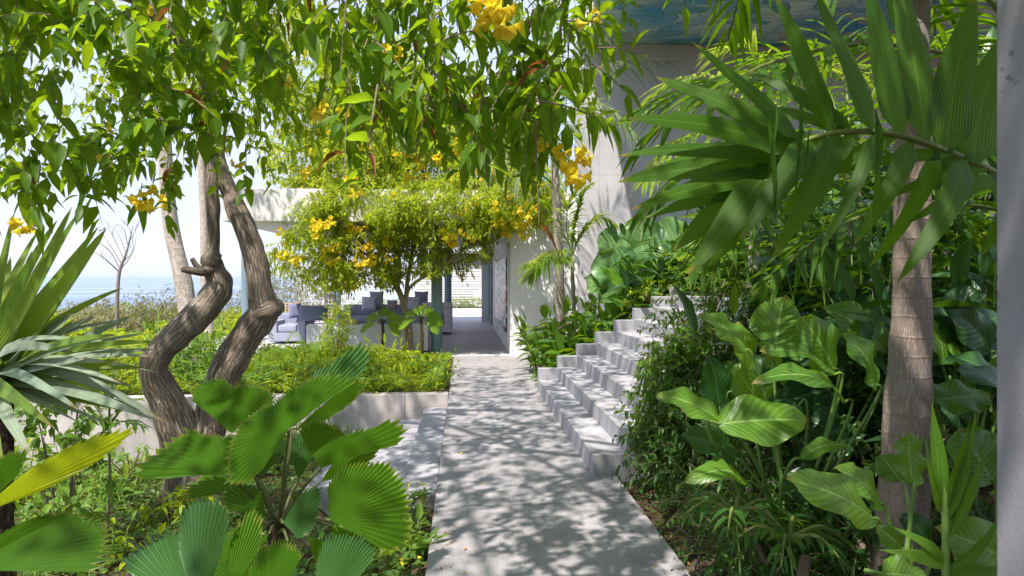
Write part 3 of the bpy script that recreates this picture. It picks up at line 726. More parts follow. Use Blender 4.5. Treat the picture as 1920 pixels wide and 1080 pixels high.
for a, b, y, s in [(912, 38, 2.2, .95), (942, 48, 2.2, .95), (935, 14, 2.2, .8), (925, 35, 2.25, 1.), (600, 205, 3.0, .8), (655, 217, 3.1, .6), (670, 220, 3.1, .6), (720, 112, 2.6, .8), (748, 105, 2.7, .5), (262, 376, 3.1, .8), (296, 388, 3.0, .75), (288, 362, 3.1, .5), (45, 415, 3.0, .8), (52, 432, 3.0, .7), (1080, 305, 2.4, .95), (1075, 328, 2.4, .9), (1088, 295, 2.4, .6), (1050, 285, 2.5, .6), (1015, 271, 2.6, .5), (782, 330, 2.7, .8), (783, 300, 2.7, .6), (1105, 40, 2.3, .7), (276, 28, 4, .8), (318, 120, 4.5, .6), (480, 80, 5, .8), (145, 318, 3.2, .5), (200, 296, 3.3, .6), (448, 312, 4, .5), (822, 296, 3.6, .6), (850, 288, 3.6, .6), (540, 155, 6, .8), (575, 320, 5, .8), (610, 250, 5, .6), (870, 245, 4.6, .7), (160, 10, 4, .6), (205, 240, 4.2, .5), (495, 40, 6, .7), (560, 90, 6, .7)]:
    add_flower(tree, W(a, b, y), s)

# ------------------------------------------------------------------ second trumpet tree, by the terrace
b2 = Wz(768, 664, 0.0)
tree2 = empty('trumpet_tree', (b2.x, b2.y, 0), 'smaller yellow trumpet tree in full flower in front of the terrace', 'tree')
YY = b2.y; mb = MB(); kk = YY/F
def st2(pts, n=10): tube(mb, [W(a, b, YY+dy) for a, b, r_, dy in pts], [r_*kk*.8 for a, b, r_, dy in pts], n, 6, rough=.06)
st2([(768, 672, 10, 0), (766, 620, 8.5, 0), (760, 585, 8, 0), (752, 555, 7, 0), (735, 525, 6.5, 0), (705, 490, 6, -.2), (680, 455, 5, -.3), (655, 420, 4, -.5), (650, 380, 3, -.5), (665, 330, 2, -.6)])
st2([(760, 570, 6, 0), (765, 520, 5, 0), (772, 480, 4.5, .2), (778, 430, 4, .3), (790, 370, 3, .3), (800, 310, 2, .3)])
st2([(761, 562, 5, 0), (768, 540, 4, -.1), (790, 522, 3.5, -.2), (830, 500, 3, -.3), (880, 460, 2.5, -.5), (930, 420, 2, -.6)])
st2([(745, 545, 5, 0), (750, 500, 4, -.2), (742, 450, 3.5, -.4), (725, 400, 3, -.5), (730, 330, 2, -.6)])
st2([(700, 485, 4, -.2), (640, 450, 3, -.5), (600, 440, 2, -.7), (560, 430, 1.5, -.8)])
mbw = mb; mbl = MB()
lobes = [(600, 440, 75, 45, -.6), (690, 400, 100, 80, -.3), (640, 330, 70, 80, .0), (770, 430, 100, 60, 0), (860, 400, 110, 75, -.3), (950, 385, 80, 60, -.6), (800, 330, 110, 75, .2), (700, 250, 110, 90, .5), (620, 190, 110, 100, .8), (850, 300, 90, 50, .4), (930, 350, 90, 40, -.3), (740, 490, 110, 40, .2), (570, 470, 60, 40, -.7), (650, 500, 50, 35, -.4), (960, 410, 60, 30, -.7), (560, 120, 100, 100, 1.), (820, 220, 120, 80, .8), (660, 330, 130, 70, .3), (880, 310, 110, 60, .2), (760, 270, 120, 60, .4), (700, 150, 130, 80, 1.2), (930, 270, 90, 60, .6), (1000, 350, 50, 40, -.4), (680, 390, 120, 45, -.7), (840, 375, 120, 45, -.6), (930, 400, 70, 40, -.5), (620, 370, 60, 50, -.4), (615, 520, 45, 35, -.5), (560, 500, 40, 30, -.7), (870, 465, 60, 35, -.3), (690, 515, 50, 35, 0), (830, 500, 40, 30, -.2), (985, 395, 50, 45, -.7), (560, 300, 60, 80, .4)]
st, dr = [], []
for (a, b, ra, rb, dy) in lobes:
    n = int(ra*rb/8.5)
    for _ in range(n):
        q = rng.normal(0, 1, 3); q = q/np.linalg.norm(q)*rng.uniform(.25, 1)**.45
        c_ = W(a+q[0]*ra, b-q[2]*rb, YY+dy+q[1]*.9)
        if noise.noise(c_*2.3)+.35*noise.noise(c_*5) < .05: continue
        st.append(c_); d = q*1.+rng.normal(0, .5, 3); d[2] -= .3; dr.append((d[0], d[1], -d[2] if b+q[2]*rb < b else d[2]))
twig_cloud(mbw, mbl, None, st, dr, .30, .112, .42, 10, .6, 2, 3, .5, 0, .003)
mbw.build('trunk', M['bark_thin'], tree2); mbl.build('crown', M['trumpet_far'], tree2)  # separate crown twigs share the mesh of the trunk and limbs
fl = []
for i in range(96):
    (a, b, ra, rb, dy) = random.choice(lobes[:15]); q = rng.normal(0, 1, 3); q = q/np.linalg.norm(q); q[1] = -abs(q[1])
    fl.append((a+q[0]*ra, b+q[2]*rb*.95, YY+dy+q[1]*1.0))
for a, b in [(845, 452), (690, 463), (950, 440), (905, 400), (960, 385), (1000, 400), (640, 540), (685, 465), (980, 440), (875, 440), (870, 400), (735, 488), (550, 455), (530, 440)]: fl[random.randrange(90)] = (a, b, YY-.9)
for a, b, y in fl[:96]: add_flower(tree2, W(a, b, y), random.uniform(1.5, 2.5))

# pale trunks behind
def pole_trunk(px0, py0, px1, py1, z0, r0, mat, label, bend=0, Y=None):
    p0 = Wz(px0, py0, z0) if Y is None else W(px0, py0, Y); t = empty('pale_tree', tuple(p0), label, 'tree'); mb = MB()
    mid = W((px0+px1)/2+bend, (py0+py1)/2, p0.y); p1 = W(px1, py1, p0.y); 
    tube(mb, [p0, mid, p1, W(px1-15, py1-240, p0.y)], [r0*1.15, r0, r0*.85, r0*.7], 16, 8, rough=.05)
    mbl, mw = MB(), mb; st, dr = [], []
    for i in range(190):
        q = rng.normal(0, 1, 3)*.5; st.append(np.array(W(px1-15, py1-300, p0.y))+q*np.array([1.5, 1.2, .8])); d = rng.normal(0, 1, 3); dr.append(d)
    twig_cloud(mw, mbl, None, st, dr, .4, .12, .4, 9, .5, 2, 3, .4, 0, .004); mw.build('trunk', mat, t); mbl.build('crown', M['trumpet_far'], t)  # trunk mesh also holds the loose, unconnected crown twigs
pole_trunk(362, 700, 318, 400, 0, .135, M['bark_pale'], 'pale smooth trunk leaning left behind the near trumpet tree', 8)
pole_trunk(395, 655, 382, 395, -.1, .10, M['bark_pale'], 'slim pale upright trunk beyond the two twisted stems', -4)

# ------------------------------------------------------------------ fan palms
def fan(mb, hub, Y, prof_, n, pleat=3.0, cup=.1, sag=.1, tooth=.09):
    """pleated fan blade: outline radii per direction as seen from the front, laid in the plane facing n"""
    n = Vector(n).normalized(); hub = np.array(hub, float)
    pr = sorted(prof_); A0, A1 = pr[0][0], pr[-1][0]; J = max(12, int((A1-A0)/pleat))*2
    th = np.linspace(A0, A1, J+1); rr = np.interp(th, [a for a, b in pr], [b for a, b in pr])*Y/F
    ker = np.array([.25, .5, .25]); rr[1:-1] = np.convolve(rr, ker, 'valid')
    D = []
    for a in th:
        e = CR*math.cos(R(a))+Vector((0, 0, 1))*math.sin(R(a)); k = -e.dot(n)/max(.3, abs(CF.dot(n)))*(1 if CF.dot(n) > 0 else -1)
        D.append(list(e+CF*max(-.9, min(.9, k))))
    D = np.array(D); nv = np.array(list(n)); K = 8; j = np.arange(J+1); sgn = np.where(j % 2 == 0, 1., -1.); dth = R(A1-A0)/J
    rr = rr*(1+.02*rng.normal(0, 1, J+1)); Rm = rr.max(); ph = rng.uniform(0, 6)
    V = []; UV = []
    for kx in range(K+1):
        t = kx/K; r = rr*t
        if kx == K: r = r*(1-tooth*(sgn < 0))
        r = np.maximum(r, .004)
        off = sgn*r*dth*.55-cup*r*r/Rm+.05*Rm*t*t*np.sin(th*.05+ph)
        V.append(hub+D*r[:, None]+nv*off[:, None]-np.array([0, 0, 1])*(sag*r*r/Rm)[:, None]); UV.append(np.stack([j*.5, np.full(J+1, t)], -1))
    mb.add(np.array(V), gridfaces(K+1, J+1), np.array(UV))
def fan_palm(root, crown_pt, specs, prad=.006, pleat=3.0):
    c = Vector(crown_pt)
    for (hx, hy, Y, pr, n, mat, sag) in specs:
        hub = W(hx, hy, Y); mb = MB(); fan(mb, hub, Y, pr, n, pleat, .05, sag); mb.build('fan_leaf', M[mat], root, smooth=False)
        mb = MB(); mid = c.lerp(hub, .55)+Vector((0, 0, .03)); tube(mb, [c, mid, hub], [prad*1.3, prad, prad*.8], 7, 5); mb.build('petiole', M['petiole_dark'], root)
cp = W(522, 1000, 2.9); g0z = gz(cp.x, 2.9)
fp = empty('fan_palm', (cp.x, 2.9, g0z), 'low fan palm with pleated toothed round leaves in the left foreground', 'palm')
mb = MB(); tube(mb, [(cp.x, 2.9, g0z-.05), (cp.x+.01, 2.9, (g0z+cp.z)/2), cp, cp+Vector((0, 0, .06))], [.05, .045, .04, .02], 14, 5, rough=.25, fs=14); mb.build('trunk', M['fibre'], fp)
fan_palm(fp, cp, [
 (543, 804, 2.7, [(40, 135), (42, 156), (51, 126), (85, 76), (118, 66), (135, 68), (168, 98), (188, 111), (201, 114), (221, 122), (232, 103), (240, 66)], (-.1, -.75, .6), 'fan', .08),
 (433, 813, 2.9, [(36, 80), (43, 94), (85, 82), (108, 86), (116, 96), (121, 122), (141, 146), (148, 150), (152, 120)], (-.15, -.7, .65), 'fan', .04),
 (424, 890, 2.72, [(44, 36), (74, 57), (113, 60), (137, 88), (142, 122), (149, 145), (163, 172), (174, 203), (179, 198), (181, 120)], (-.1, -.7, .65), 'fan', .05),
 (602, 878, 2.75, [(16, 140), (20, 162), (35, 156), (41, 103), (58, 66), (80, 68), (100, 78), (128, 94), (134, 60)], (.1, -.75, .6), 'fan', .05),
 (620, 975, 2.5, [(-26, 110), (-22, 142), (-15, 156), (0, 147), (19, 138), (42, 128), (63, 104), (90, 86), (107, 54)], (.15, -.75, .55), 'fan', .03),
 (622, 985, 2.55, [(-75, 50), (-50, 75), (-28, 100), (-18, 90)], (.1, -.8, .5), 'fan', .03),
 (485, 900, 3.0, [(163, 60), (172, 110), (182, 130), (190, 126), (196, 70)], (0, -.6, .8), 'fan', .03),
 (500, 972, 2.75, [(120, 50), (141, 98), (156, 112), (168, 80)], (0, -.7, .6), 'fan', .05),
 (500, 985, 2.7, [(182, 60), (195, 90), (208, 96), (215, 60)], (0, -.6, .7), 'fan', .1),
 (530, 980, 2.6, [(-36, 40), (-20, 56), (20, 70), (47, 90), (62, 60)], (-.1, -.9, .4), 'fan_blue', .05),
 (487, 900, 3.2, [(50, 60), (57, 78), (85, 78), (112, 66)], (0, -.9, .4), 'fan_blue', .02),
 (548, 802, 3.0, [(40, 150), (46, 185), (58, 180), (66, 120), (80, 100)], (.2, -.8, .5), 'fan_blue', .02),
 (552, 806, 2.95, [(11, 52), (27, 114), (35, 136), (44, 120)], (.2, -.6, .7), 'fan', .05),
 (600, 905, 3.1, [(10, 60), (25, 110), (40, 95), (60, 60)], (.2, -.7, .7), 'fan', .05),
 (560, 900, 3.15, [(60, 50), (80, 80), (100, 85), (118, 60)], (.1, -.9, .4), 'fan_blue', .02),
 (505, 1000, 2.6, [(205, 120), (222, 160), (238, 150), (250, 90)], (0, -.7, .7), 'fan', .1),
 (540, 1015, 2.55, [(250, 90), (268, 120), (285, 120), (300, 80)], (0, -.8, .5), 'fan_blue', .1),
 (575, 1005, 2.55, [(300, 80), (318, 130), (335, 110), (345, 60)], (.1, -.8, .5), 'fan', .1)], pleat=4.2)
cp2 = W(367, 1165, 2.1); g0z = gz(cp2.x, 2.1)
fp = empty('fan_palm', (cp2.x, 2.1, g0z), 'fan palm rising at the bottom edge with an upright glossy blue green leaf', 'palm')
mb = MB(); tube(mb, [(cp2.x, 2.1, g0z-.05), cp2], [.05, .035], 12, 4, rough=.2, fs=14); mb.build('trunk', M['fibre'], fp)
fan_palm(fp, cp2, [
 (367, 1118, 2.05, [(45, 40), (58, 90), (66, 140), (70, 168), (83, 174), (98, 168), (107, 158), (114, 130), (128, 70)], (-.25, -.93, .2), 'fan_blue', .0),
 (350, 1130, 2.1, [(116, 80), (122, 116), (138, 136), (153, 158), (164, 178), (170, 120)], (-.1, -.6, .8), 'fan_blue', .0),
 (420, 1130, 2.0, [(60, 90), (74, 140), (84, 150), (94, 100)], (.3, -.8, .4), 'fan', .0),
 (600, 1138, 2.2, [(30, 80), (36, 112), (56, 116), (82, 108), (98, 100), (112, 60)], (.1, -.7, .7), 'fan_blue', .0),
 (500, 1150, 2.2, [(60, 90), (90, 105), (120, 100), (140, 70)], (.0, -.7, .7), 'fan', .0)], pleat=3.6)
cp3 = W(-190, 1090, 2.0); g0z = gz(cp3.x, 2.0)
fp = empty('fan_palm', (cp3.x, 2.0, g0z), 'fan palm at the lower left edge with one bright yellow green leaf', 'palm')
mb = MB(); tube(mb, [(cp3.x, 2.0, g0z-.05), cp3], [.05, .035], 12, 4, rough=.2, fs=14); mb.build('trunk', M['fibre'], fp)
M['fan_yellow'] = leafmat('sunlit yellow fan leaf', (.30, .38, .01), (.40, .45, .015), .5, (.78, .82, .02), .4, 'fan', (.30, .40, .03))  # sunshine on this one leaf is put into its yellow colour
fan_palm(fp, cp3, [
 (-50, 970, 2.0, [(23, 90), (26, 190), (32, 262), (35, 255), (41, 198), (46, 145), (52, 80)], (.1, -.85, .5), 'fan_yellow', .0),
 (-75, 1070, 1.9, [(-4, 225), (2, 238), (10, 219), (23, 163), (45, 106), (60, 50)], (.1, -.6, .8), 'fan', .0),
 (-40, 960, 2.1, [(55, 70), (70, 110), (90, 90)], (.3, -.8, .4), 'fan', .0)], pleat=2.2)
# two small fan palms by the terrace
for px, py, lab, zz in ((717, 604, 'small fan palm left of the flowering tree by the terrace', 668), (789, 598, 'small fan palm right of the flowering tree by the terrace', 672)):
    bp_ = Wz(px, zz, 0); c = W(px, py, bp_.y); t = empty('small_fan_palm', (bp_.x, bp_.y, -.02), lab, 'palm', 'small fan palms by the terrace')
    mb = MB(); tube(mb, [(bp_.x, bp_.y, -.03), (bp_.x+.02, bp_.y, c.z*.5), c], [.05, .035, .03], 10, 5, rough=.3, fs=20); mb.build('trunk', M['fibre'], t)
    sp = []
    for an, rr in ((90, 40), (30, 38), (150, 42), (185, 46), (0, 40), (60, 34), (120, 34), (-25, 36)):
        sp.append((px+8*math.cos(R(an)), py-6*math.sin(R(an)), bp_.y+random.uniform(-.2, .2), [(an-21, rr*.6), (an-10, rr*.8), (an, rr*.85), (an+10, rr*.8), (an+21, rr*.6)], (math.cos(R(an))*.35, -.6, .75), 'palmfan', .35))
    M.setdefault('palmfan', leafmat('bright small fan leaf', (.14, .28, .02), (.24, .40, .03), .45, (.50, .68, .05), .4, 'fan', (.3, .45, .08)))
    fan_palm(t, c, sp, .008, 7)

# ------------------------------------------------------------------ strap-leaved plant on the left
sc = W(-18, 705, 3.6); szg = gz(sc.x, 3.6)
sp_ = empty('strap_leaf_plant', (sc.x, 3.6, szg), 'big spiky rosette of long strap leaves at the left edge', 'plant')
mb = MB(); tube(mb, [(sc.x, 3.6, szg-.1), (sc.x, 3.6, (szg+sc.z)/2), sc], [.09, .1, .08], 14, 5, rough=.3, fs=10); mb.build('trunk', M['fibre'], sp_)
ups = [(-60, 430, .2), (-20, 405, 0), (28, 395, .1), (60, 470, -.2), (72, 432, .3), (108, 412, 0), (118, 418, .4), (150, 395, -.1), (185, 425, .2), (200, 428, -.2), (135, 388, .3), (95, 470, -.3), (160, 480, .5), (-40, 500, -.3), (20, 480, .5), (130, 520, .1)]
for i, (a, b, dy) in enumerate(ups):
    mb = MB(); q = sc+Vector((random.uniform(-.05, .08), random.uniform(-.05, .05), random.uniform(-.02, .05)))
    blade(mb, q, W(a, b, 3.6+dy), random.uniform(.10, .145), (-.2+.1*random.random(), -1, .15), random.uniform(-.03, .04), .55, 'strap', 14, 5, twist=random.uniform(-.3, .3)); mb.build('strap_leaf', M['strap'], sp_)
for _ in range(16): ups.append((random.uniform(-90, 190), random.uniform(400, 620), random.uniform(-.5, .5)))
lows = [(297, 641, .16, -.2), (292, 655, .12, 0), (285, 668, .14, -.3), (275, 690, .1, .1), (142, 662, .32, -.4), (250, 600, .2, .3), (230, 540, .12, .4), (310, 792, .3, -.3), (150, 770, .18, -.6), (100, 800, .12, -.8), (60, 860, .1, -.9), (230, 720, .2, -.5), (200, 745, .1, 0), (270, 625, .06, .4), (120, 560, .0, -.1), (10, 880, .05, -1.), (-60, 800, .1, -.9), (170, 700, .2, .2), (240, 660, .22, .1), (160, 640, .28, -.3), (300, 700, .2, .3)]
for _ in range(26): lows.append((random.uniform(120, 310), random.uniform(560, 800), random.uniform(-.02, .12), random.uniform(-.6, .6)))
for i, (a, b, ar, dy) in enumerate(lows):
    mb = MB(); q = sc+Vector((random.uniform(-.03, .06), random.uniform(-.05, .05), random.uniform(-.06, .02)))
    blade(mb, q, W(a, b, 3.6+dy), random.uniform(.07, .105), (0, -.7, .8), ar*.6, .4, 'strap', 18, 5, twist=random.uniform(-.9, .9)); mb.build('strap_leaf', M['strap_grey' if i % 3 else 'strap'], sp_)

# ------------------------------------------------------------------ right: palm trunk close by, with crown above
pb = Wz(1692, 1120, .22); pY = pb.y
palm = empty('palm_tree', (pb.x, pY, .1), 'tall ringed palm trunk rising in the right foreground', 'palm')
mb = MB(); kp = pY/F
tube(mb, [W(1690, 1180, pY), W(1691, 1000, pY), W(1697, 900, pY), W(1703, 760, pY), W(1708, 620, pY), W(1711, 450, pY), W(1711, 300, pY), W(1715, 100, pY), W(1722, -100, pY), W(1730, -400, pY)], [v*kp for v in (54, 48, 45, 43, 36, 33, 32, 26, 24, 22)], 28, 8, rough=.05, fs=9)
mb.build('trunk', M['palm_bark'], palm)

def frond(mbr, mbf, pts, rad, nl, LL, LW, side_ang=60, droop=.5, kind='lance', fold=.4, ns=4, updir=.1, start=.15, nc=3, jit=.12):
    P = catmull([list(p) for p in pts], 8); tube(mbr, pts, [rad*(1-.75*i/(len(pts)-1)) for i in range(len(pts))], 7, 8)
    seg = np.concatenate([[0], np.cumsum(np.linalg.norm(np.diff(P, axis=0), axis=1))]); tot = seg[-1]
    B, D, Ls = [], [], []
    for i in range(nl):
        t = start+(1-start)*i/(nl-1); s = t*tot; p = np.array([np.interp(s, seg, P[:, c]) for c in range(3)]); q = np.array([np.interp(min(tot, s+.02), seg, P[:, c]) for c in range(3)]); o = np.array([np.interp(max(0, s-.02), seg, P[:, c]) for c in range(3)])
        tn = nrm(q-o); sd = nrm(np.cross(tn, [0, 0, 1])); upv = np.cross(sd, tn)
        a = R(side_ang*(1-.55*t)); le = math.sin(PI*(.12+.85*t))**.6
        for sg in (-1, 1):
            d = tn*math.cos(a)+sd*sg*math.sin(a)+upv*updir+rng.normal(0, jit, 3)
            B.append(p); D.append(d); Ls.append(LL*le*random.uniform(.85, 1.1))
    Ls = np.array(Ls); leaves(mbf, B, D, Ls, np.minimum(LW, Ls*.3), droop*rng.uniform(.6, 1.3, len(B)), fold, rng.uniform(-.3, .3, len(B)), ns, nc, kind)
# crown of the near palm, above the frame
ct = W(1730, -380, pY)
for i in range(10):
    a = i/10*2*PI+.3; dx, dy = math.cos(a), math.sin(a); Lf = random.uniform(1.5, 1.9)
    mr, mf = MB(), MB()
    frond(mr, mf, [ct, ct+Vector((dx*.5*Lf, dy*.5*Lf, .45)), ct+Vector((dx*Lf, dy*Lf, .3)), ct+Vector((dx*1.35*Lf, dy*1.35*Lf, -.25))], .02, 22, .6, .06)
    r_ = mr.build('frond', M['rachis'], palm); mf.build('leaflets', M['palmleaf'], r_)

# broad-leaflet palm frond hanging across the right
ff = W(2080, 480, 2.0)
bp2 = empty('broadleaf_palm', (ff.x, 2.3, gz(ff.x, 2.3)), 'palm behind the pillar reaching a long frond of broad ribbed leaflets across the right', 'palm')
mb = MB(); tube(mb, [(ff.x, 2.3, gz(ff.x, 2.3)-.1), (ff.x, 2.3, 1.2), ff], [.08, .07, .05], 14, 6); mb.build('trunk', M['palm_bark'], bp2)
mr = MB(); rp = [(2080, 480, 2.1), (1960, 385, 2.05), (1860, 322, 2.0), (1740, 270, 1.95), (1650, 248, 1.95), (1560, 250, 1.95), (1490, 275, 1.95), (1420, 335, 1.95), (1350, 410, 1.95), (1320, 450, 1.95)]
tube(mr, [W(*q) for q in rp], [.016, .014, .012, .010, .009, .008, .007, .005, .004, .003], 8, 6)
fr = mr.build('frond', M['rachis'], bp2)
bl = [  # base px,py, tip px,py, width px, dY tip, arch, nx
 (1500, 262, 1296, 78, 42, -.1, .02, 0), (1560, 250, 1452, -15, 38, .05, .02, 0), (1640, 248, 1520, -30, 46, -.1, .02, 0), (1690, 256, 1620, -70, 74, 0, .0, 0), (1735, 270, 1672, -90, 66, .15, .02, 0),
 (1775, 285, 1832, -10, 74, .0, -.05, 0), (1825, 305, 1885, 60, 72, .1, -.06, 0), (1600, 250, 1395, 130, 40, .2, .05, 0),
 (1495, 268, 1230, 145, 42, .15, .04, 0), (1480, 280, 1176, 222, 44, -.1, .06, 0), (1460, 298, 1157, 292, 42, .0, .07, 0), (1445, 310, 1158, 342, 42, .1, .06, 0), (1430, 325, 1185, 392, 38, -.05, .05, 0), (1400, 352, 1210, 408, 30, .1, .04, 0),
 (1440, 320, 1290, 515, 50, -.1, .08, 0), (1420, 335, 1262, 470, 40, .05, .06, 0), (1460, 300, 1328, 500, 48, .0, .1, 0), (1490, 280, 1345, 470, 44, .1, .1, 0), (1520, 262, 1385, 450, 40, -.1, .1, 0), (1550, 255, 1360, 400, 34, .15, .1, 0),
 (1570, 250, 1450, 480, 40, 0, .12, 0), (1600, 250, 1460, 410, 34, .1, .12, 0), (1640, 250, 1538, 470, 26, -.1, .1, 0), (1680, 255, 1500, 360, 28, .1, .12, 0), (1710, 262, 1600, 460, 30, .0, .12, 0),
 (1760, 282, 1630, 500, 28, .1, .14, 0), (1810, 300, 1682, 530, 44, -.15, .12, 0), (1850, 318, 1640, 380, 24, .1, .12, 0), (1870, 330, 1700, 420, 26, .0, .12, 0), (1785, 290, 1555, 330, 22, .1, .1, 0), (1900, 350, 1840, 480, 30, 0, .1, 0), (1860, 325, 1880, 520, 28, 0, .1, 0),
 (1590, 250, 1390, 200, 30, .25, .06, 0), (1540, 255, 1200, 330, 30, .3, .08, 0)]
mb = MB()
for (a, b, c, d, wpx, dy, ar, nx) in bl:
    n = (.1, -.9, .5) if d < b-60 else (.12, -.85, .5)
    blade(mb, W(a, b, 1.95), W(c, d, 1.95+dy), wpx*1.95/F*1.42*random.uniform(.85, 1.12), n, ar, .22, 'palm', 16, 5, twist=random.uniform(-.25, .25), wav=.04)
mb.build('leaflets', M['palmleaf'], fr)
mb = MB()   # broken hanging leaflets
for (a, b, c, d, wpx) in [(1640, 205, 1632, 440, 34), (1440, 235, 1452, 420, 22), (1500, 170, 1485, 400, 18), (1515, 245, 1500, 370, 9), (1455, 195, 1440, 330, 14)]:
    mb = MB(); blade(mb, W(a, b, 1.85), W(c, d, 1.85), wpx*1.9/F, (.3, -1, .1), .02, .9, 'palm', 12, 5, wav=.1)
    mb.build('broken_leaflet', M['palmleaf'], fr)

for pts_ in ([W(2020, 300, 2.9), W(1880, 150, 3.1), W(1700, 85, 3.1), W(1500, 100, 2.9), W(1300, 190, 2.5), W(1200, 280, 2.5)], [W(2040, 470, 2.9), W(1900, 400, 3.3), W(1720, 380, 3.4), W(1560, 430, 3.2), W(1440, 530, 3.0)], [W(2000, 250, 2.5), W(1900, 60, 2.5), W(1790, -60, 2.5), W(1650, -120, 2.4)]):
    mr, mf = MB(), MB(); frond(mr, mf, pts_, .014, 26, .46, .045, droop=.45, ns=5, nc=5, start=.05, side_ang=58); r_ = mr.build('frond', M['rachis'], bp2); mf.build('leaflets', M['palmleaf'], r_)
# finer fronds behind on the right
def frond_palm(name, label, base, crown, fronds, mat, trunk_r=.06, LL=.5, LW=.035, nl=26, mat_t='palm_bark_far', cat='palm', group=None, droop=.5, **kw):
    t = empty(name, tuple(base), label, cat, group); mb = MB(); b = Vector(base); c = Vector(crown)
    tube(mb, [b, b.lerp(c, .5)+Vector((.02, 0, 0)), c], [trunk_r*1.2, trunk_r, trunk_r*.8], 14, 10, rough=.05, fs=8); mb.build('trunk', M[mat_t], t)
    for pts in fronds:
        mr, mf = MB(), MB(); frond(mr, mf, [c]+[Vector(p) for p in pts], .012, nl, LL, LW, droop=droop, **kw)
        r_ = mr.build('frond', M['rachis'], t); mf.build('leaflets', M[mat], r_)
    return t
Yb = 5.2
b0 = W(1600, 640, Yb); b0.z = gz(b0.x, Yb)
frond_palm('feather_palm', 'palm with arching yellow green fronds behind the broad leaflets on the right', b0, W(1600, 330, Yb),
 [[W(1500, 180, Yb-.3), W(1360, 150, Yb-.6), W(1190, 210, Yb-.8)], [W(1540, 150, Yb+.2), W(1420, 110, Yb+.3), W(1290, 190, Yb+.3)], [W(1650, 150, Yb), W(1760, 80, Yb), W(1900, 130, Yb)], [W(1480, 260, Yb-.5), W(1340, 290, Yb-.9), W(1200, 400, Yb-1)],
  [W(1680, 240, Yb-.5), W(1800, 250, Yb-.8), W(1900, 350, Yb-1)], [W(1580, 120, Yb+.6), W(1540, -20, Yb+.8), W(1480, -100, Yb+1)], [W(1500, 360, Yb-.6), W(1380, 400, Yb-1), W(1300, 500, Yb-1.2)], [W(1700, 340, Yb-.4), W(1800, 420, Yb-.7), W(1860, 540, Yb-.9)]],
 'palmleaf', .06, .62, .045, 24, nc=3)
b0 = W(1400, 560, 6.5); b0.z = gz(b0.x, 6.5)
frond_palm('feather_palm', 'sunlit yellow green feather palm near the stairs under the mosaic soffit', b0, W(1420, 260, 6.5),
 [[W(1350, 160, 6.3), W(1270, 150, 6), W(1190, 220, 5.9)], [W(1420, 140, 6.5), W(1400, 90, 6.5), W(1330, 100, 6.4)], [W(1360, 240, 6.2), W(1280, 260, 6), W(1210, 340, 5.8)], [W(1500, 150, 6.5), W(1600, 130, 6.4), W(1700, 200, 6.3)]],
 'palmbright', .05, .5, .04, 26)
# thin ringed palm by the house
b0 = Wz(1052, 640, .55); b0 = W(1052, 575, 11.2); b0.z = gz(b0.x, 11.2)
Yt = 11.2
frond_palm('slender_palm', 'slender pale ringed palm standing in front of the white house wall', b0, W(1038, 245, Yt),
 [[W(1010, 170, Yt), W(940, 150, Yt), W(870, 215, Yt)], [W(1060, 160, Yt), W(1150, 120, Yt-.4), W(1270, 115, Yt-.7)], [W(1000, 215, Yt-.3), W(950, 230, Yt-.5), W(915, 320, Yt-.7)], [W(1080, 200, Yt-.3), W(1140, 200, Yt-.6), W(1200, 260, Yt-.9)], [W(1040, 150, Yt+.3), W(1060, 60, Yt+.4), W(1120, -10, Yt+.4)], [W(1020, 150, Yt-.4), W(980, 80, Yt-.7), W(900, 60, Yt-.9)], [W(1050, 230, Yt-.6), W(1060, 240, Yt-1), W(1080, 330, Yt-1.3)], [W(1010, 250, Yt-.5), W(985, 270, Yt-.9), W(965, 350, Yt-1.1)], [W(1060, 170, Yt+.2), W(1100, 90, Yt), W(1180, 60, Yt-.3)]],
 'palmgrey', .075, .62, .022, 40, droop=.75)
b0 = W(1075, 560, 10.6); b0.z = gz(b0.x, 10.6)
frond_palm('young_palm', 'young bright green palm with upright fronds beside the slender trunk', b0, W(1072, 480, 10.6),
 [[W(1078, 420, 10.6), W(1090, 370, 10.6), W(1110, 345, 10.6)], [W(1062, 430, 10.5), W(1065, 390, 10.4), W(1085, 350, 10.4)], [W(1050, 470, 10.4), W(1020, 485, 10.2), W(990, 520, 10.)], [W(1090, 440, 10.6), W(1120, 410, 10.6), W(1150, 420, 10.6)], [W(1045, 485, 10.3), W(1010, 492, 10.), W(985, 498, 9.8)]],
 'palmbright', .035, .46, .045, 30)
# feathery palm far left of corridor canopy
b0 = W(870, 420, 17); b0.z = 3.2
# ------------------------------------------------------------------ broad-leaved plants right foreground
def leafplant(name, label, base, specs, mat='broad', cat='plant', prad=.009, group=None):
    t = empty(name, tuple(base), label, cat, group); b = Vector(base)
    for sp in specs:
        (bx, by, tx, ty, wpx, Y, dy, n, arch) = sp[:9]; m_ = sp[9] if len(sp) > 9 else mat
        kind_ = sp[10] if len(sp) > 10 else 'elliptic'
        a = W(bx, by, Y); c = W(tx, ty, Y+dy); mb = MB()
        blade(mb, a, c, wpx*1.34*Y/F, n, arch, .3, kind_, 18, 9, wav=.17, sag=.03); lf = mb.build('leaf', M[m_], t)
        mb = MB(); o = b+Vector((random.uniform(-.04, .04), random.uniform(-.04, .04), .02)); dirn = (c-a).normalized()
        q = a-dirn*.12*min(1, (a-o).length); mid = o.lerp(q, .6)+Vector((0, 0, .05))
        tube(mb, [o, mid, q.lerp(a, .6), a+dirn*.02], [prad*1.3, prad, prad*.7, prad*.45], 8, 5); mb.build('leaf_stalk', M['petiole'], t)
    return t
pbz = W(1470, 900, 3.3); 
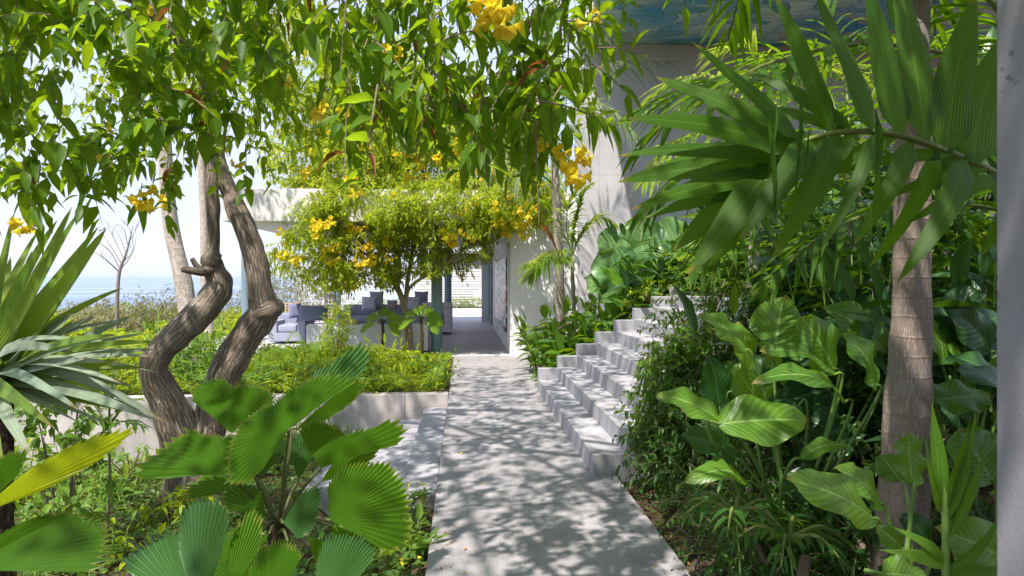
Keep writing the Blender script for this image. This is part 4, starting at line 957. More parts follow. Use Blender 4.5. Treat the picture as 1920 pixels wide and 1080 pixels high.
leafplant('broad_leaf_plant', 'lush clump of broad light green leaves lit in patches left of the palm trunk', (pbz.x, 3.3, gz(pbz.x, 3.3)), [
 (1452, 658, 1470, 552, 84, 3.4, .1, (-.1, -.9, .4), -.05), (1400, 660, 1314, 584, 52, 3.3, 0, (.2, -.7, .7), .08), (1565, 695, 1502, 588, 74, 3.2, -.1, (-.2, -.8, .6), .03),
 (1662, 665, 1542, 572, 82, 3.4, .05, (0, -.75, .7), .1), (1640, 725, 1578, 622, 70, 3.0, -.1, (.5, -.8, .4), .1), (1565, 705, 1424, 652, 50, 3.1, -.1, (0, -.45, .9), .12), (1585, 755, 1412, 708, 52, 3.0, -.15, (0, -.5, .9), .16),
 (1346, 796, 1512, 784, 84, 2.8, 0, (0, -.72, .7), .04), (1350, 788, 1231, 736, 54, 2.85, 0, (.1, -.6, .8), .08), (1380, 862, 1276, 815, 62, 2.95, 0, (0, -.6, .8), .14, 'broad_dark'), (1400, 905, 1283, 900, 44, 2.9, -.1, (0, -.5, .9), .2),
 (1640, 700, 1590, 590, 60, 3.6, 0, (0, -.8, .5), .05, 'broad_dark'), (1500, 760, 1400, 820, 60, 3.3, 0, (0, -.7, .6), .1, 'broad_dark'), (1600, 800, 1510, 830, 80, 3.4, 0, (0, -.8, .6), .1, 'broad_dark'), (1395, 700, 1385, 600, 50, 3.5, 0, (.5, -.8, .3), .1), (1430, 770, 1380, 690, 60, 3.4, 0, (0, -.9, .3), .05), (1500, 862, 1592, 838, 34, 2.8, 0, (0, -.4, .9), .2)])
mb = MB(); 
pb3 = W(1690, 985, 2.45)
leafplant('broad_leaf_plant', 'smaller broad leaved plant in front of the foot of the palm trunk', (pb3.x, 2.45, gz(pb3.x, 2.45)), [
 (1640, 975, 1474, 892, 76, 2.3, -.05, (-.1, -.7, .75), .08), (1652, 948, 1566, 874, 60, 2.4, -.05, (.2, -.7, .7), .1), (1712, 912, 1704, 806, 68, 2.4, .05, (.3, -.85, .3), -.03), (1690, 905, 1650, 850, 44, 2.5, .1, (-.4, -.8, .3), .1), (1690, 1030, 1640, 985, 40, 2.3, 0, (-.3, -.8, .5), .2), (1745, 1020, 1690, 960, 44, 2.5, 0, (-.2, -.8, .5), .1, 'broad_dark')])
pb3 = W(1850, 1100, 2.3)
leafplant('broad_leaf_plant', 'broad leaved plant squeezed between the palm trunk and the pillar', (pb3.x, 2.3, gz(pb3.x, 2.3)), [
 (1860, 905, 1800, 800, 120, 2.5, .05, (.1, -.9, .3), 0.02), (1745, 752, 1856, 742, 64, 2.7, 0, (0, -.6, .7), .05), (1905, 1065, 1755, 985, 90, 2.0, 0, (-.2, -.8, .5), .1), (1900, 760, 1790, 690, 66, 2.6, 0, (0, -.5, .8), .15, 'broad_dark'), (1880, 720, 1775, 665, 60, 2.8, .1, (0, -.5, .8), .12, 'broad_dark'), (1650, 1075, 1740, 1090, 60, 1.9, 0, (0, -.7, .7), .1)])
# pleated seedling palm
pq = W(1775, 1120, 1.95)
sdl = empty('seedling_palm', (pq.x, 1.95, gz(pq.x, 1.95)), 'upright seedling palm with narrow ribbed leaves in front of the pillar', 'palm')
mb = MB(); tube(mb, [(pq.x, 1.95, gz(pq.x, 1.95)), W(1773, 1000, 1.95), W(1768, 900, 1.95)], [.016, .011, .006], 8, 5); mb.build('stem', M['petiole'], sdl)
for (a, b, c, d, wp, ar) in [(1768, 930, 1747, 750, 44, -.02), (1768, 960, 1762, 850, 30, .03), (1772, 980, 1832, 765, 30, .03), (1772, 960, 1818, 790, 26, .0), (1775, 1010, 1852, 828, 26, .05), (1770, 1060, 1645, 1030, 34, .15), (1775, 1070, 1875, 960, 24, .18), (1775, 1075, 1890, 1070, 30, .18), (1770, 1050, 1665, 985, 26, .12), (1760, 960, 1735, 850, 18, .0)]:
    mb = MB(); blade(mb, W(a, b, 1.95), W(c, d, 1.95), wp*1.95/F, (.1, -.85, .4), ar, .5, 'lance', 16, 7); mb.build('leaf', M['ginger'], sdl)

# ginger / heliconia clumps: stems with many lance leaves
def clump(name, label, base, nst, Hh, LL, LW, mat, cat='plant', spread=.25, lean=.45, group=None, per=7, kind='lance', seed=1, ns=7, droop=.35, flop=.6):
    r2 = np.random.default_rng(seed); t = empty(name, tuple(base), label, cat, group); b = np.array(base, float)
    ms, ml = MB(), MB(); B, D, L_ = [], [], []
    for i in range(nst):
        a = r2.uniform(0, 2*PI); o = b+np.array([math.cos(a), math.sin(a), 0])*r2.uniform(0, spread); o[2] = gz(o[0], o[1]) if abs(gz(o[0], o[1])-b[2]) < .8 else b[2]
        h = Hh*r2.uniform(.6, 1.1); ln = r2.uniform(.1, lean); tp = o+np.array([math.cos(a)*ln*h, math.sin(a)*ln*h, h])
        tube(ms, [b-np.array([0, 0, .02]), (b+o)/2-np.array([0, 0, .01]), o], [.012, .012, .009], 4, 0)
        mid = (o+tp)/2+np.array([0, 0, .06*h]); tube(ms, [o, mid, tp], [.009, .007, .003], 5, 4)
        for k in range(per):
            s = .25+.75*k/(per-1); p = o*(1-s)**2+2*mid*s*(1-s)+tp*s*s; aa = a+(PI/2 if k % 2 else -PI/2)+r2.normal(0, .5)
            d = np.array([math.cos(aa), math.sin(aa), r2.uniform(.1, flop)])
            if k == per-1: d = np.array([math.cos(a)*.3, math.sin(a)*.3, 1])
            B.append(p); D.append(d); L_.append(LL*r2.uniform(.7, 1.15))
    L_ = np.array(L_); leaves(ml, B, D, L_, L_*LW, r2.uniform(.2, droop+.25, len(B)), .3, None, ns, 5, kind, .12)
    ms.build('stems', M['petiole'], t); ml.build('leaves', M[mat], t); return t
def on(px, Y): x = W(px, 518, Y).x; return (x, Y, gz(x, Y))
clump('ginger_plant', 'dense ginger clump of arching striped leaves at the corner of the white wall', on(1050, 10.8), 26, .95, .42, .27, 'ginger', spread=.6, seed=3, per=9, lean=.8)
clump('ginger_plant', 'low ginger clump overhanging the path beside the bottom stair', on(1085, 10.0), 22, .6, .4, .28, 'ginger', spread=.5, seed=4, per=8, lean=.8)
clump('ginger_plant', 'leafy ginger clump just left of the upper stairs', on(1150, 10.0), 22, .75, .42, .28, 'ginger', spread=.45, seed=5, per=8, lean=.7)
clump('ginger_plant', 'small bright groundcover ginger at the foot of the stairs upstand', on(1035, 9.6), 9, .22, .22, .22, 'ginger', spread=.22, seed=6)
clump('ginger_plant', 'tall ginger clump beneath the big pale leaves by the stairs', on(1200, 10.2), 18, 1.0, .5, .26, 'ginger', spread=.5, seed=8, per=8)
# alocasia / big leaves near the wall
def onz(px, Y): return on(px, Y)
leafplant('elephant_ear_plant', 'elephant ear plant with large pale leaves on the bank behind the stairs', onz(1190, 10.4), [
 (1180, 560, 1120, 470, 90, 10.2, -.2, (0, -.8, .6), .05), (1210, 540, 1270, 455, 90, 10.3, 0, (0, -.8, .6), .05), (1165, 520, 1135, 425, 60, 10.5, 0, (.3, -.9, .2), 0), (1230, 560, 1290, 520, 70, 10.1, 0, (0, -.6, .8), .08), (1200, 480, 1205, 400, 70, 10.8, 0, (0, -.9, .3), .02), (1150, 560, 1095, 520, 60, 10, 0, (0, -.6, .8), .1), (1200, 590, 1190, 520, 70, 9.9, -.3, (0, -.8, .5), .1), (1250, 470, 1300, 420, 80, 10.8, 0, (0, -.8, .5), .05)], 'alocasia', prad=.016)
leafplant('canna_plant', 'upright plant with pointed olive green leaves beside the elephant ears', onz(1180, 9.9), [
 (1180, 545, 1125, 500, 26, 9.7, -.1, (0, -.7, .7), .05, 'ginger'), (1185, 530, 1165, 480, 24, 9.7, 0, (0, -.9, .3), .0, 'ginger'), (1190, 540, 1235, 480, 26, 9.7, 0, (.2, -.8, .5), .04, 'ginger'), (1185, 575, 1130, 560, 26, 9.6, -.1, (0, -.6, .8), .08, 'ginger'), (1190, 580, 1245, 545, 28, 9.7, -.1, (0, -.6, .8), .08, 'ginger')], prad=.012)
# dark ginger masses on the right bank
cl = [(1500, 5.6, 1.5, .62, 21), (1620, 4.6, 1.35, .6, 22), (1760, 4.0, 1.3, .58, 23), (1400, 6.8, 1.4, .55, 24), (1840, 3.4, 1.2, .55, 25), (1550, 7.5, 1.6, .6, 26), (1340, 7.6, 1.3, .5, 27), (1700, 6.0, 1.7, .62, 28), (1480, 4.4, .9, .5, 29), (1830, 5.5, 1.9, .62, 30), (1300, 9.6, 1.2, .5, 31), (1420, 10.5, 1.6, .55, 32), (1620, 9.5, 1.9, .6, 33), (1780, 8.5, 2.2, .6, 34)]
plc = ['behind the broad leaf clump', 'just left of the palm trunk at mid height', 'right of the palm trunk', 'over the middle of the stairs', 'against the pillar edge', 'high on the bank under the feather palm', 'beside the upper stairs', 'behind the palm trunk', 'low behind the light green leaves', 'tallest beside the pillar', 'at the far side of the stairs', 'against the grey house wall', 'far up the bank under the soffit', 'farthest right on the bank']
for (px, Y, h, LL, sd), pl in zip(cl, plc):
    if px in (1400, 1340) : 
        x, y, z = on(px, Y); 
        if SY0-.3 < y < SY1: y = SY1+.5 if px == 1340 else SY0-.4
        b0 = (x, y, gz(x, y))
    else:
        b0 = on(px, Y)
        if SY0-.3 < Y < SY1+.1 and b0[0] < SX+TR*NS: b0 = (b0[0], b0[1], max(b0[2], 0.)) if px < 1500 else (max(b0[0], SX+TR*NS+.3), Y, gz(max(b0[0], SX+TR*NS+.3), Y))
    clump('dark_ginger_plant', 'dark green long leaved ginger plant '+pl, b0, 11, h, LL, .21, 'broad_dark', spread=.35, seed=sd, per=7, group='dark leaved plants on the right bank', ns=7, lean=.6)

# ------------------------------------------------------------------ small-leaved shrubs
def shrub(name, label, base, rx, ry, rz_, n, leafL, lw, mat, cat='shrub', group=None, seed=0, kind='ovate', per=8, TL=.18, zc=.55, ns=3):
    r2 = np.random.default_rng(seed+50); t = empty(name, tuple(base), label, cat, group); b = np.array(base, float)
    ms, ml = MB(), MB(); st, dr = [], []
    for i in range(9):
        a = r2.uniform(0, 2*PI); q = b+np.array([math.cos(a)*rx*.7, math.sin(a)*ry*.7, rz_*r2.uniform(.7, 1.6)]); tube(ms, [b, (b+q)/2+np.array([0, 0, .05]), q], [.012, .008, .003], 5, 4)
    ph = r2.uniform(0, 9)
    for i in range(n):
        q = r2.normal(0, 1, 3); q /= np.linalg.norm(q); rr = r2.uniform(.15, 1)**.4*(1+.3*noise.noise(Vector((q[0]*2+ph, q[1]*2, q[2]*2))))
        c = b+np.array([q[0]*rx, q[1]*ry, rz_*zc*2*.5+q[2]*rz_])*np.array([rr, rr, 1 if False else rr])+np.array([0, 0, rz_*zc*(1-rr)])
        c[2] = max(c[2], gz(c[0], c[1])+.02)
        st.append(c); d = q*.9+r2.normal(0, .5, 3); d[2] += .25; dr.append(d)
    twig_cloud(ms, ml, None, st, dr, TL, leafL, lw, per, .6, ns, 3, .3, 0, .0025, kind, mk_twig=ns > 2)
    ms.build('stems', M['bark_thin'], t); ml.build('foliage', M[mat], t); return t
x, y = 1.95, 4.75
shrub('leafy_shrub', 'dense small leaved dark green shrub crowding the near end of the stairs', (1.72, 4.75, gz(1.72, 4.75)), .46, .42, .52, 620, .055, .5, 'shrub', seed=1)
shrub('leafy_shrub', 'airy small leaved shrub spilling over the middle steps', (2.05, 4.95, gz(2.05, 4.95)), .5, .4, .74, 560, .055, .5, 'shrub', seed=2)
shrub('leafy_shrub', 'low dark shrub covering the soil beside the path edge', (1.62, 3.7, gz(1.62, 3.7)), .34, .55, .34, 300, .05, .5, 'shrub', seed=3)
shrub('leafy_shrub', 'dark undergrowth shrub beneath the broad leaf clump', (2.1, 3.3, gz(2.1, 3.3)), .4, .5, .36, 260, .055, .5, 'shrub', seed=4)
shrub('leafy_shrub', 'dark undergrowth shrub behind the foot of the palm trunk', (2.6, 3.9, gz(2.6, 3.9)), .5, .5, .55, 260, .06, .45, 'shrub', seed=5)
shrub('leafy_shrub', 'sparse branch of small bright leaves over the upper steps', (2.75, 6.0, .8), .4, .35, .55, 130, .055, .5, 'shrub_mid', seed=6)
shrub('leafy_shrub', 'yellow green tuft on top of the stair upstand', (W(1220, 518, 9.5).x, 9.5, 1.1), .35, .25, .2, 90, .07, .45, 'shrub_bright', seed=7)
shrub('leafy_shrub', 'tall leafy shrub standing in front of the upper steps', (2.6, 5.2, gz(2.6, 5.0)), .5, .4, .75, 420, .06, .5, 'shrub', seed=8)
clump('ginger_plant', 'ginger clump leaning over the upper steps from the right', (2.75, 4.9, gz(2.75, 4.9)), 12, 1.15, .45, .22, 'ginger', spread=.3, seed=9)
clump('ginger_plant', 'ginger clump in front of the top of the stairs', (3.6, 5.15, gz(3.6, 5.0)), 12, 1.2, .5, .22, 'ginger', spread=.35, seed=10)
clump('dark_ginger_plant', 'dark ginger clump at the far top of the stairs below the wall', (3.9, 9.6, 1.6), 14, 1.3, .6, .22, 'broad_dark', spread=.5, seed=11, group='dark leaved plants on the right bank')
clump('ginger_plant', 'ginger clump growing beside the topmost visible step', (3.1, 9.5, gz(3.1, 9.5)), 14, 1.2, .5, .24, 'ginger', spread=.45, seed=12)
def auto_leaves(name, label, base, n, cx, cy, rx_, ry_, Y, wr, mats, seed):
    r2 = random.Random(seed); sp = []
    for i in range(n):
        a = r2.uniform(0, 2*PI); q = r2.uniform(.2, 1)**.6; tx, ty = cx+rx_*q*math.cos(a), cy-ry_*q*math.sin(a); y = r2.uniform(*Y)
        l = r2.uniform(85, 135); an = math.atan2((cy-ty)*.7+40, (tx-cx)) + r2.uniform(-.5, .5)
        sp.append((tx-l*math.cos(an), ty+l*math.sin(an), tx, ty, l*r2.uniform(.5, .68), y, r2.uniform(-.15, .15), (r2.uniform(-.4, .4), -.75, r2.uniform(.3, .9)), r2.uniform(0, .14), r2.choice(mats)))
    return leafplant(name, label, base, sp, prad=.009)
for i, (px, Yc, n, cy, ry_, lab) in enumerate([(1500, 3.8, 22, 690, 120, 'second broad leaved clump crowded behind the light green one'), (1620, 4.2, 18, 640, 130, 'broad leaved clump left of the palm trunk in its shade'), (1810, 3.2, 18, 660, 160, 'broad leaved clump in the dark between palm trunk and pillar'), (1390, 4.1, 14, 720, 110, 'broad leaved plant rising out of the small leaved shrubs'), (1560, 3.2, 12, 930, 90, 'low broad leaved plant in the shade at the foot of the clump')]):
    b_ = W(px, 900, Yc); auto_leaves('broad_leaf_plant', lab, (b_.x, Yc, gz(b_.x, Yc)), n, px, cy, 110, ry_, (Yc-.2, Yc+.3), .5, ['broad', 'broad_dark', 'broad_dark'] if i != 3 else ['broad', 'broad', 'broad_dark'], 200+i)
# fine pinnate plants by the path edge at lower right
shrub('leafy_shrub', 'small leaved shrub reaching over the path edge in the right foreground', (1.5, 3.2, gz(1.5, 3.2)), .3, .4, .26, 300, .05, .5, 'shrub', seed=14)
shrub('leafy_shrub', 'mid green leafy shrub at the near corner of the stairs, taller than its neighbours', (1.72, 5.02, gz(1.72, 5.0)), .40, .22, .72, 460, .065, .5, 'shrub_mid', seed=15)
clump('ginger_plant', 'ginger clump standing in front of the middle steps', (2.05, 5.0, gz(2.05, 5.0)), 12, 1.15, .36, .24, 'ginger', spread=.25, seed=16)
shrub('leafy_shrub', 'dense dark shrub at the lower right in front of the pipe stub', (1.85, 2.9, gz(1.85, 2.9)), .32, .35, .24, 240, .05, .5, 'shrub', seed=17)
shrub('leafy_shrub', 'airy bright leafy shrub overhanging the near ends of the lower steps', (1.62, 5.04, .2), .30, .2, .62, 190, .06, .5, 'shrub_mid', seed=18)
shrub('leafy_shrub', 'airy shrub of small leaves hanging across the upper steps', (1.95, 5.6, .75), .35, .3, .5, 170, .055, .5, 'shrub', seed=19)
for i, (x_, y_, h_, lab) in enumerate([(3.3, 8.9, 1.0, 'leafy ginger clump on the stair landing, left side'), (3.7, 8.0, 1.1, 'leafy ginger clump at the middle of the stair landing'), (4.1, 7.0, 1.2, 'leafy ginger clump at the right of the stair landing')]):
    clump('ginger_plant', lab, (x_, y_, RI*NS-.02), 18, h_, .5, .26, 'ginger' if i else 'shrub_mid', spread=.3, seed=300+i, per=8, lean=.6)
for i, (px, py, Y, lab) in enumerate([(1380, 960, 2.9, 'fine leaved seedling with drooping leaflets by the lower right path edge'), (1480, 1010, 2.7, 'fine leaved seedling nearest the brown pipe'),]):
    c = W(px, py, Y); g_ = gz(c.x, Y); fr_ = []
    for a in range(6):
        an = a/6*2*PI+i; dx, dy = math.cos(an)*.13, math.sin(an)*.13; fr_.append([c+Vector((dx, dy, .05)), c+Vector((dx*1.9, dy*1.9, -.02))])
    frond_palm('pinnate_seedling', lab, (c.x, Y, g_), c, fr_, 'shrub', .005, .10, .05, 6, 'petiole', 'plant', 'fine leaved seedlings', kind='ovate', side_ang=65)

# ------------------------------------------------------------------ left beds
def pos(px, Y): x = W(px, 518, Y).x; return (x, Y, gz(x, Y))
sh = []
labs = []
descr = ['yellow green', 'fresh green', 'bright lime']
r3 = random.Random(5)
bed = [(235, 11.5), (300, 10.6), (330, 12.6), (265, 13.5), (400, 11.0), (430, 12.4), (470, 10.4), (520, 11.6), (555, 10.2), (600, 11.2), (640, 10.3), (665, 11.5), (700, 10.9), (375, 9.9), (215, 9.9), (150, 10.6), (120, 12.2), (180, 13.4), (60, 10.4), (10, 12), (640, 12.4), (730, 12.2), (590, 12.6), (480, 13.0)]
near = ['behind the strap leaves, inner', 'left of the two twisted trunks', 'behind the pale leaning trunk, far', 'far back left, next to the dry scrub', 'between the twisted trunks', 'behind the right twisted trunk', 'just right of the twisted trunks, near the wall', 'below the dark slate cushion', 'by the wall edge right of centre', 'below the near sofa, left', 'at the wall corner below the small fan palm', 'in front of the near sofa', 'at the foot of the left small fan palm', 'directly behind the retaining wall under the trunks', 'directly behind the retaining wall at left', 'behind the strap leaf rosette, lower', 'behind the strap leaf rosette, upper', 'at the far left edge of the bed by the sea view', 'hidden behind the rosette at left edge', 'leftmost at the frame edge', 'tight against the terrace below the throw', 'around the foot of the flowering tree', 'against the terrace below the wicker lantern', 'against the terrace by the left steel column']
for i, ((px, Y), nn_) in enumerate(zip(bed, near)):
    k = i % 3; b0 = pos(px, Y); big = Y > 11.8 and px < 560
    hh = r3.uniform(.22, .36)*(1.25 if px < 440 else .8)
    if px > 560: hh *= .8
    mname = ['shrub_bright', 'shrub_mid', 'shrub_bright'][k]
    if i % 4 == 1: clump('leafy_bed_plant', '%s bushy plant %s' % (descr[k], nn_), b0, 13, hh*1.9, .3, .2, mname, spread=.4, seed=60+i, per=7, group='bright plants filling the raised bed', ns=4)
    else: shrub('bed_shrub', '%s small leaved shrub %s' % (descr[k], nn_), b0, r3.uniform(.45, .65), r3.uniform(.4, .6), hh, 230, .085, .4, mname, seed=70+i, group='bright plants filling the raised bed', ns=2, per=9)
for i, (px, Y, hh, m_, lab) in enumerate([(60, 9.3, .30, 'ginger', 'left end'), (160, 9.2, .22, 'shrub_mid', 'above the sapling'), (250, 9.3, .34, 'shrub_bright', 'left of the twin trunks'), (400, 9.25, .25, 'ginger', 'between the twin trunks'), (470, 9.35, .32, 'shrub_mid', 'right of the twin trunks'), (545, 9.2, .2, 'shrub_bright', 'above the big fan leaf'), (610, 9.3, .3, 'ginger', 'behind the fan palm tip'), (670, 9.25, .2, 'shrub_mid', 'left of the wall corner'), (725, 9.2, .15, 'shrub_bright', 'near the wall corner'), (780, 9.25, .17, 'shrub_bright', 'next to the path corner'), (815, 9.7, .14, 'shrub_mid', 'beside the path edge'), (810, 10.8, .2, 'ginger', 'below the right small fan palm')]):
    clump('edge_plant', 'loose leafy plant at the retaining wall edge, '+lab, pos(px, Y), 12, hh*1.5, .22, .2, m_, spread=.28, seed=240+i, per=7, group='plants spilling over the retaining wall', ns=4, lean=1.1)
for i, (px, Y, s_) in enumerate([(40, 5.2, .8), (150, 4.6, .6), (210, 5.4, .7), (90, 6.6, .9), (250, 6.5, .7), (330, 5.0, .5), (660, 4.6, .6), (740, 5.0, .5), (700, 4.0, .5), (760, 4.1, .4), (430, 5.6, .6), (20, 7.3, .9), (170, 7.7, .9), (600, 8.2, .9), (300, 8.3, .8)]):
    where = ['far left under the spiky rosette', 'left of the fern', 'below the thin sapling', 'between fern and retaining wall', 'left of the twin trunk base', 'in front of the twin trunk base', 'right of the fan palm stem', 'beside the end of the sunken steps', 'by the path edge near the fallen blossoms', 'closest to the path edge', 'right of the trunk base', 'left end below the wall', 'below the wall behind the sapling', 'below the wall right of the trunks', 'below the wall just left of the trunks'][i]
    clump('bed_seedling', 'low loose leafy seedling '+where, pos(px, Y), 9, .34*s_, .13, .36, ['shrub_mid', 'cover', 'shrub_bright'][i % 3], spread=.22, seed=320+i, per=7, group='low seedlings in the sunken bed', ns=4, lean=1.0)
# upright vine bush
shrub('climbing_bush', 'narrow upright lime green bush in front of the near sofa', pos(632, 11.4), .20, .2, .62, 200, .07, .45, 'shrub_bright', seed=99, zc=.8, ns=2)
# cycads / ferns
def rosette(name, label, base, nf, Lf, mat, LL, LW, up=.5, nl=20, cat='fern', group=None, off=.0, hub=0.05):
    t = empty(name, tuple(base), label, cat, group); b = Vector(base)+Vector((0, 0, hub))
    for i in range(nf):
        a = off+i/nf*2*PI+random.uniform(-.2, .2); dx, dy = math.cos(a), math.sin(a); l = Lf*random.uniform(.8, 1.1); u = up*random.uniform(.6, 1.3)
        mr, mf = MB(), MB(); frond(mr, mf, [b, b+Vector((dx*.4*l, dy*.4*l, u*l*.8)), b+Vector((dx*.8*l, dy*.8*l, u*l)), b+Vector((dx*1.1*l, dy*1.1*l, u*l*.7))], .006, nl, LL, LW, droop=.25, ns=2, start=.1)
        r_ = mr.build('frond', M['petiole'], t); mf.build('leaflets', M[mat], r_)
    return t
rosette('cycad', 'feathery cycad in the raised bed below the dark cushion', pos(575, 10.9), 11, .62, 'palmbright', .16, .02, .7, 24, hub=.15)
rosette('cycad', 'cycad with pale feathery fronds right of the twisted trunks', pos(500, 9.8), 10, .55, 'fern', .15, .018, .6, 22)
rosette('cycad', 'small cycad behind the twisted trunks near the steel column', pos(455, 12.9), 10, .5, 'palmbright', .2, .03, .9, 14, hub=.2)
rosette('fern', 'small fern in the shaded sunken bed under the strap leaves', pos(110, 5.6), 9, .3, 'fern', .07, .014, .9, 16, group='ferns in the sunken bed')
rosette('fern', 'small fern by the yellow green fan leaf', pos(60, 4.9), 9, .26, 'fern', .06, .014, .9, 16, group='ferns in the sunken bed')
rosette('fern', 'tiny fern at the foot of the retaining wall', pos(130, 6.4), 8, .3, 'fern', .07, .014, .9, 16, group='ferns in the sunken bed')
# sapling in the sunken bed
c = pos(200, 6.2); tp = W(215, 690, 6.2)
frond_palm('sapling', 'thin sapling with oval leaflets in front of the retaining wall', c, W(203, 800, 6.2),
 [[W(208, 740, 6.2), W(215, 690, 6.2)], [W(180, 780, 6.1), W(140, 800, 6.)], [W(230, 790, 6.1), W(275, 800, 6.)], [W(175, 830, 6.1), W(150, 865, 6.)], [W(235, 760, 6.3), W(270, 745, 6.4)], [W(170, 750, 6.3), W(140, 740, 6.4)]], 'shrub_mid', .012, .17, .07, 7, 'bark_thin', 'plant', kind='ovate', side_ang=70)
# light shrub clusters left in sunken bed
for i, (px, Y, lab) in enumerate([(245, 7.8, 'loose leafy shrub left of the twin trunk base'), (60, 7.6, 'loose leafy shrub at the left end of the retaining wall'), (455, 8.2, 'ferny bush in front of the wall right of the trunks'), (700, 6.3, 'small shrub at the left edge of the sunken steps')]):
    b0 = pos(px, Y); s_ = .6 if i == 3 else 1
    shrub('bed_shrub', lab, b0, .35*s_, .3*s_, .28*s_, int(90*s_), .08, .42, 'shrub_mid', seed=120+i, ns=2)
shrub('bed_shrub', 'yellowish leafy tuft beside the base of the twin trunks', pos(318, 6.2), .16, .14, .16, 40, .10, .4, 'shrub_bright', seed=131, ns=3)

for i, (px, Y, s_, lab) in enumerate([(150, 8.4, 1., 'bushy plant against the middle of the retaining wall'), (20, 8.3, 1.1, 'bushy plant against the left end of the retaining wall'), (560, 8.45, .9, 'bushy plant against the wall behind the fan palm'), (480, 7.6, .7, 'low leafy plant right of the trunk base'), (215, 7.2, .6, 'low bright plant near the sapling')]):
    clump('leafy_bed_plant', lab, pos(px, Y), 11, .55*s_, .2, .3, ['shrub_mid', 'shrub_bright'][i % 2], spread=.3, seed=140+i, per=8, group='leafy plants along the retaining wall', ns=4)
# distant scrub, bare tree, shrubs by the fence
for i, (px, Y, h, lab, m_) in enumerate([(190, 20, .75, 'dry brown scrub bush under the bare tree', 'dry'), (250, 19, .9, 'dry grey thorn bush right of the bare tree', 'dry'), (300, 21, 1.0, 'dry scrub bush by the pale leaning trunk', 'dry'), (435, 24, 1.0, 'dry scrub bush seen between the twisted trunks', 'dry'), (545, 26, 2.0, 'tall grey green bush left of the lounge', 'dry'), (590, 24, 1.5, 'grey green bush behind the wicker lantern', 'dry'), (510, 30, 1.3, 'far grey green bush beside the lounge', 'dry'), (340, 20, .8, 'dry bush hidden behind the pale trunks', 'dry'), (150, 22, .7, 'far dry bush by the sea view', 'dry')]):
    b0 = pos(px, Y); b0 = (b0[0], b0[1], max(b0[2], -.3)); shrub('scrub_bush', lab, b0, 1.1, .8, h*.85, 330, .13, .35, m_, seed=150+i, ns=2, per=7, TL=.4, group='dry bushes at the garden edge')
for i, (px, lab) in enumerate([(860, 'green shrub at the fence foot left of the opening'), (890, 'green shrub at the fence foot by the glass door'), (760, 'green shrub by the fence behind the flowering tree'), (700, 'green shrub by the fence behind the sofas')]):
    b0 = pos(px, 33.5); shrub('fence_shrub', lab, (b0[0], 33.5, -.02), .8, .3, .35, 160, .09, .3, 'shrub_mid', seed=170+i, ns=2, group='green shrubs along the slat fence')
p0 = W(218, 600, 18); t = empty('bare_tree', (p0.x, 18, p0.z-.5), 'leafless young tree with upswept thin branches against the sea', 'tree'); mb = MB()
sk = [(p0-Vector((0, 0, .5))), W(220, 560, 18), W(224, 510, 18), W(238, 470, 18), W(250, 420, 18)]; tube(mb, sk, [.05, .045, .04, .025, .006], 8, 5)
r5 = random.Random(3)
for (a, b, c, d, e, f, r_) in [(224, 510, 190, 480, 160, 465, .018), (225, 505, 205, 470, 165, 440, .016), (228, 495, 200, 450, 175, 420, .014), (232, 485, 215, 450, 200, 420, .012), (236, 475, 222, 440, 195, 412, .012), (226, 505, 245, 480, 252, 455, .014), (240, 462, 232, 430, 215, 420, .01), (243, 452, 255, 430, 262, 412, .01), (232, 490, 250, 470, 256, 440, .01), (246, 440, 240, 425, 225, 410, .008)]:
    tube(mb, [W(a, b, 18), W(c, d, 18+r5.uniform(-.5, .5)), W(e, f, 18+r5.uniform(-.9, .9))], [r_, r_*.7, r_*.25], 5, 4)
    for q in range(4): s = r5.uniform(.3, .9); x_, y_ = a+(e-a)*s, b+(f-b)*s; tube(mb, [W(x_, y_, 18), W(x_+r5.uniform(-14, 14), y_-r5.uniform(10, 26), 18)], [.006, .002], 4, 0)
mb.build('trunk', M['scrub_wood'], t)
# broad-leaf sprig behind the strap plant
b0 = W(120, 560, 5.5); shrub('round_leaf_shrub', 'shrub with rounded bluish leaves peeking behind the rosette', (b0.x, 5.5, gz(b0.x, 5.5)), .25, .25, .95, 60, .10, .6, 'shrub_mid', seed=190, zc=.9)

# ------------------------------------------------------------------ ground cover, litter
def scatter(n, xr, yr, cond):
    P = []
    while len(P) < n:
        x, y = random.uniform(*xr), random.uniform(*yr)
        if cond(x, y): P.append((x, y, gz(x, y)+random.uniform(0, .03)))
    return np.array(P)
def dens(x, y, s=1.6): return .5+.5*noise.noise(Vector((x*s, y*s, 7.7)))
P = scatter(30000, (-6, PL-.03), (1.2, 8.8), lambda x, y: not (x > PL-1.25 and y > 5.1) and dens(x, y)+random.random()*.35 > .48)
mb = MB(); d = rng.normal(0, 1, (len(P), 3)); d[:, 2] = np.abs(d[:, 2])*.6+.15; L_ = rng.uniform(.03, .085, len(P)); P[:, 2] += .12*np.abs(np.array([noise.noise(Vector((p[0]*2, p[1]*2, 3))) for p in P])); P[:, 2] += rng.uniform(0, .05, len(P))
leaves(mb, P, d, L_, L_*.55, .4, .3, None, 2, 3); tag(mb.build('ground_cover', M['cover']), 'low small leaved ground cover over the soil of the sunken bed', 'ground cover', kind='stuff')
P = scatter(17000, (-8, PL-.05), (9.1, 13.2), lambda x, y: True)
mb = MB(); d = rng.normal(0, 1, (len(P), 3)); d[:, 2] = np.abs(d[:, 2])*.9+.3; L_ = rng.uniform(.06, .17, len(P)); P[:, 2] += np.array([.25*abs(noise.noise(Vector((p[0]*1.5, p[1]*1.5, 0)))) for p in P])
leaves(mb, P, d, L_, L_*.3, .5, .3, None, 2, 3); tag(mb.build('ground_cover', M['shrub_bright']), 'bright yellow green ground cover filling the raised bed', 'ground cover', kind='stuff')
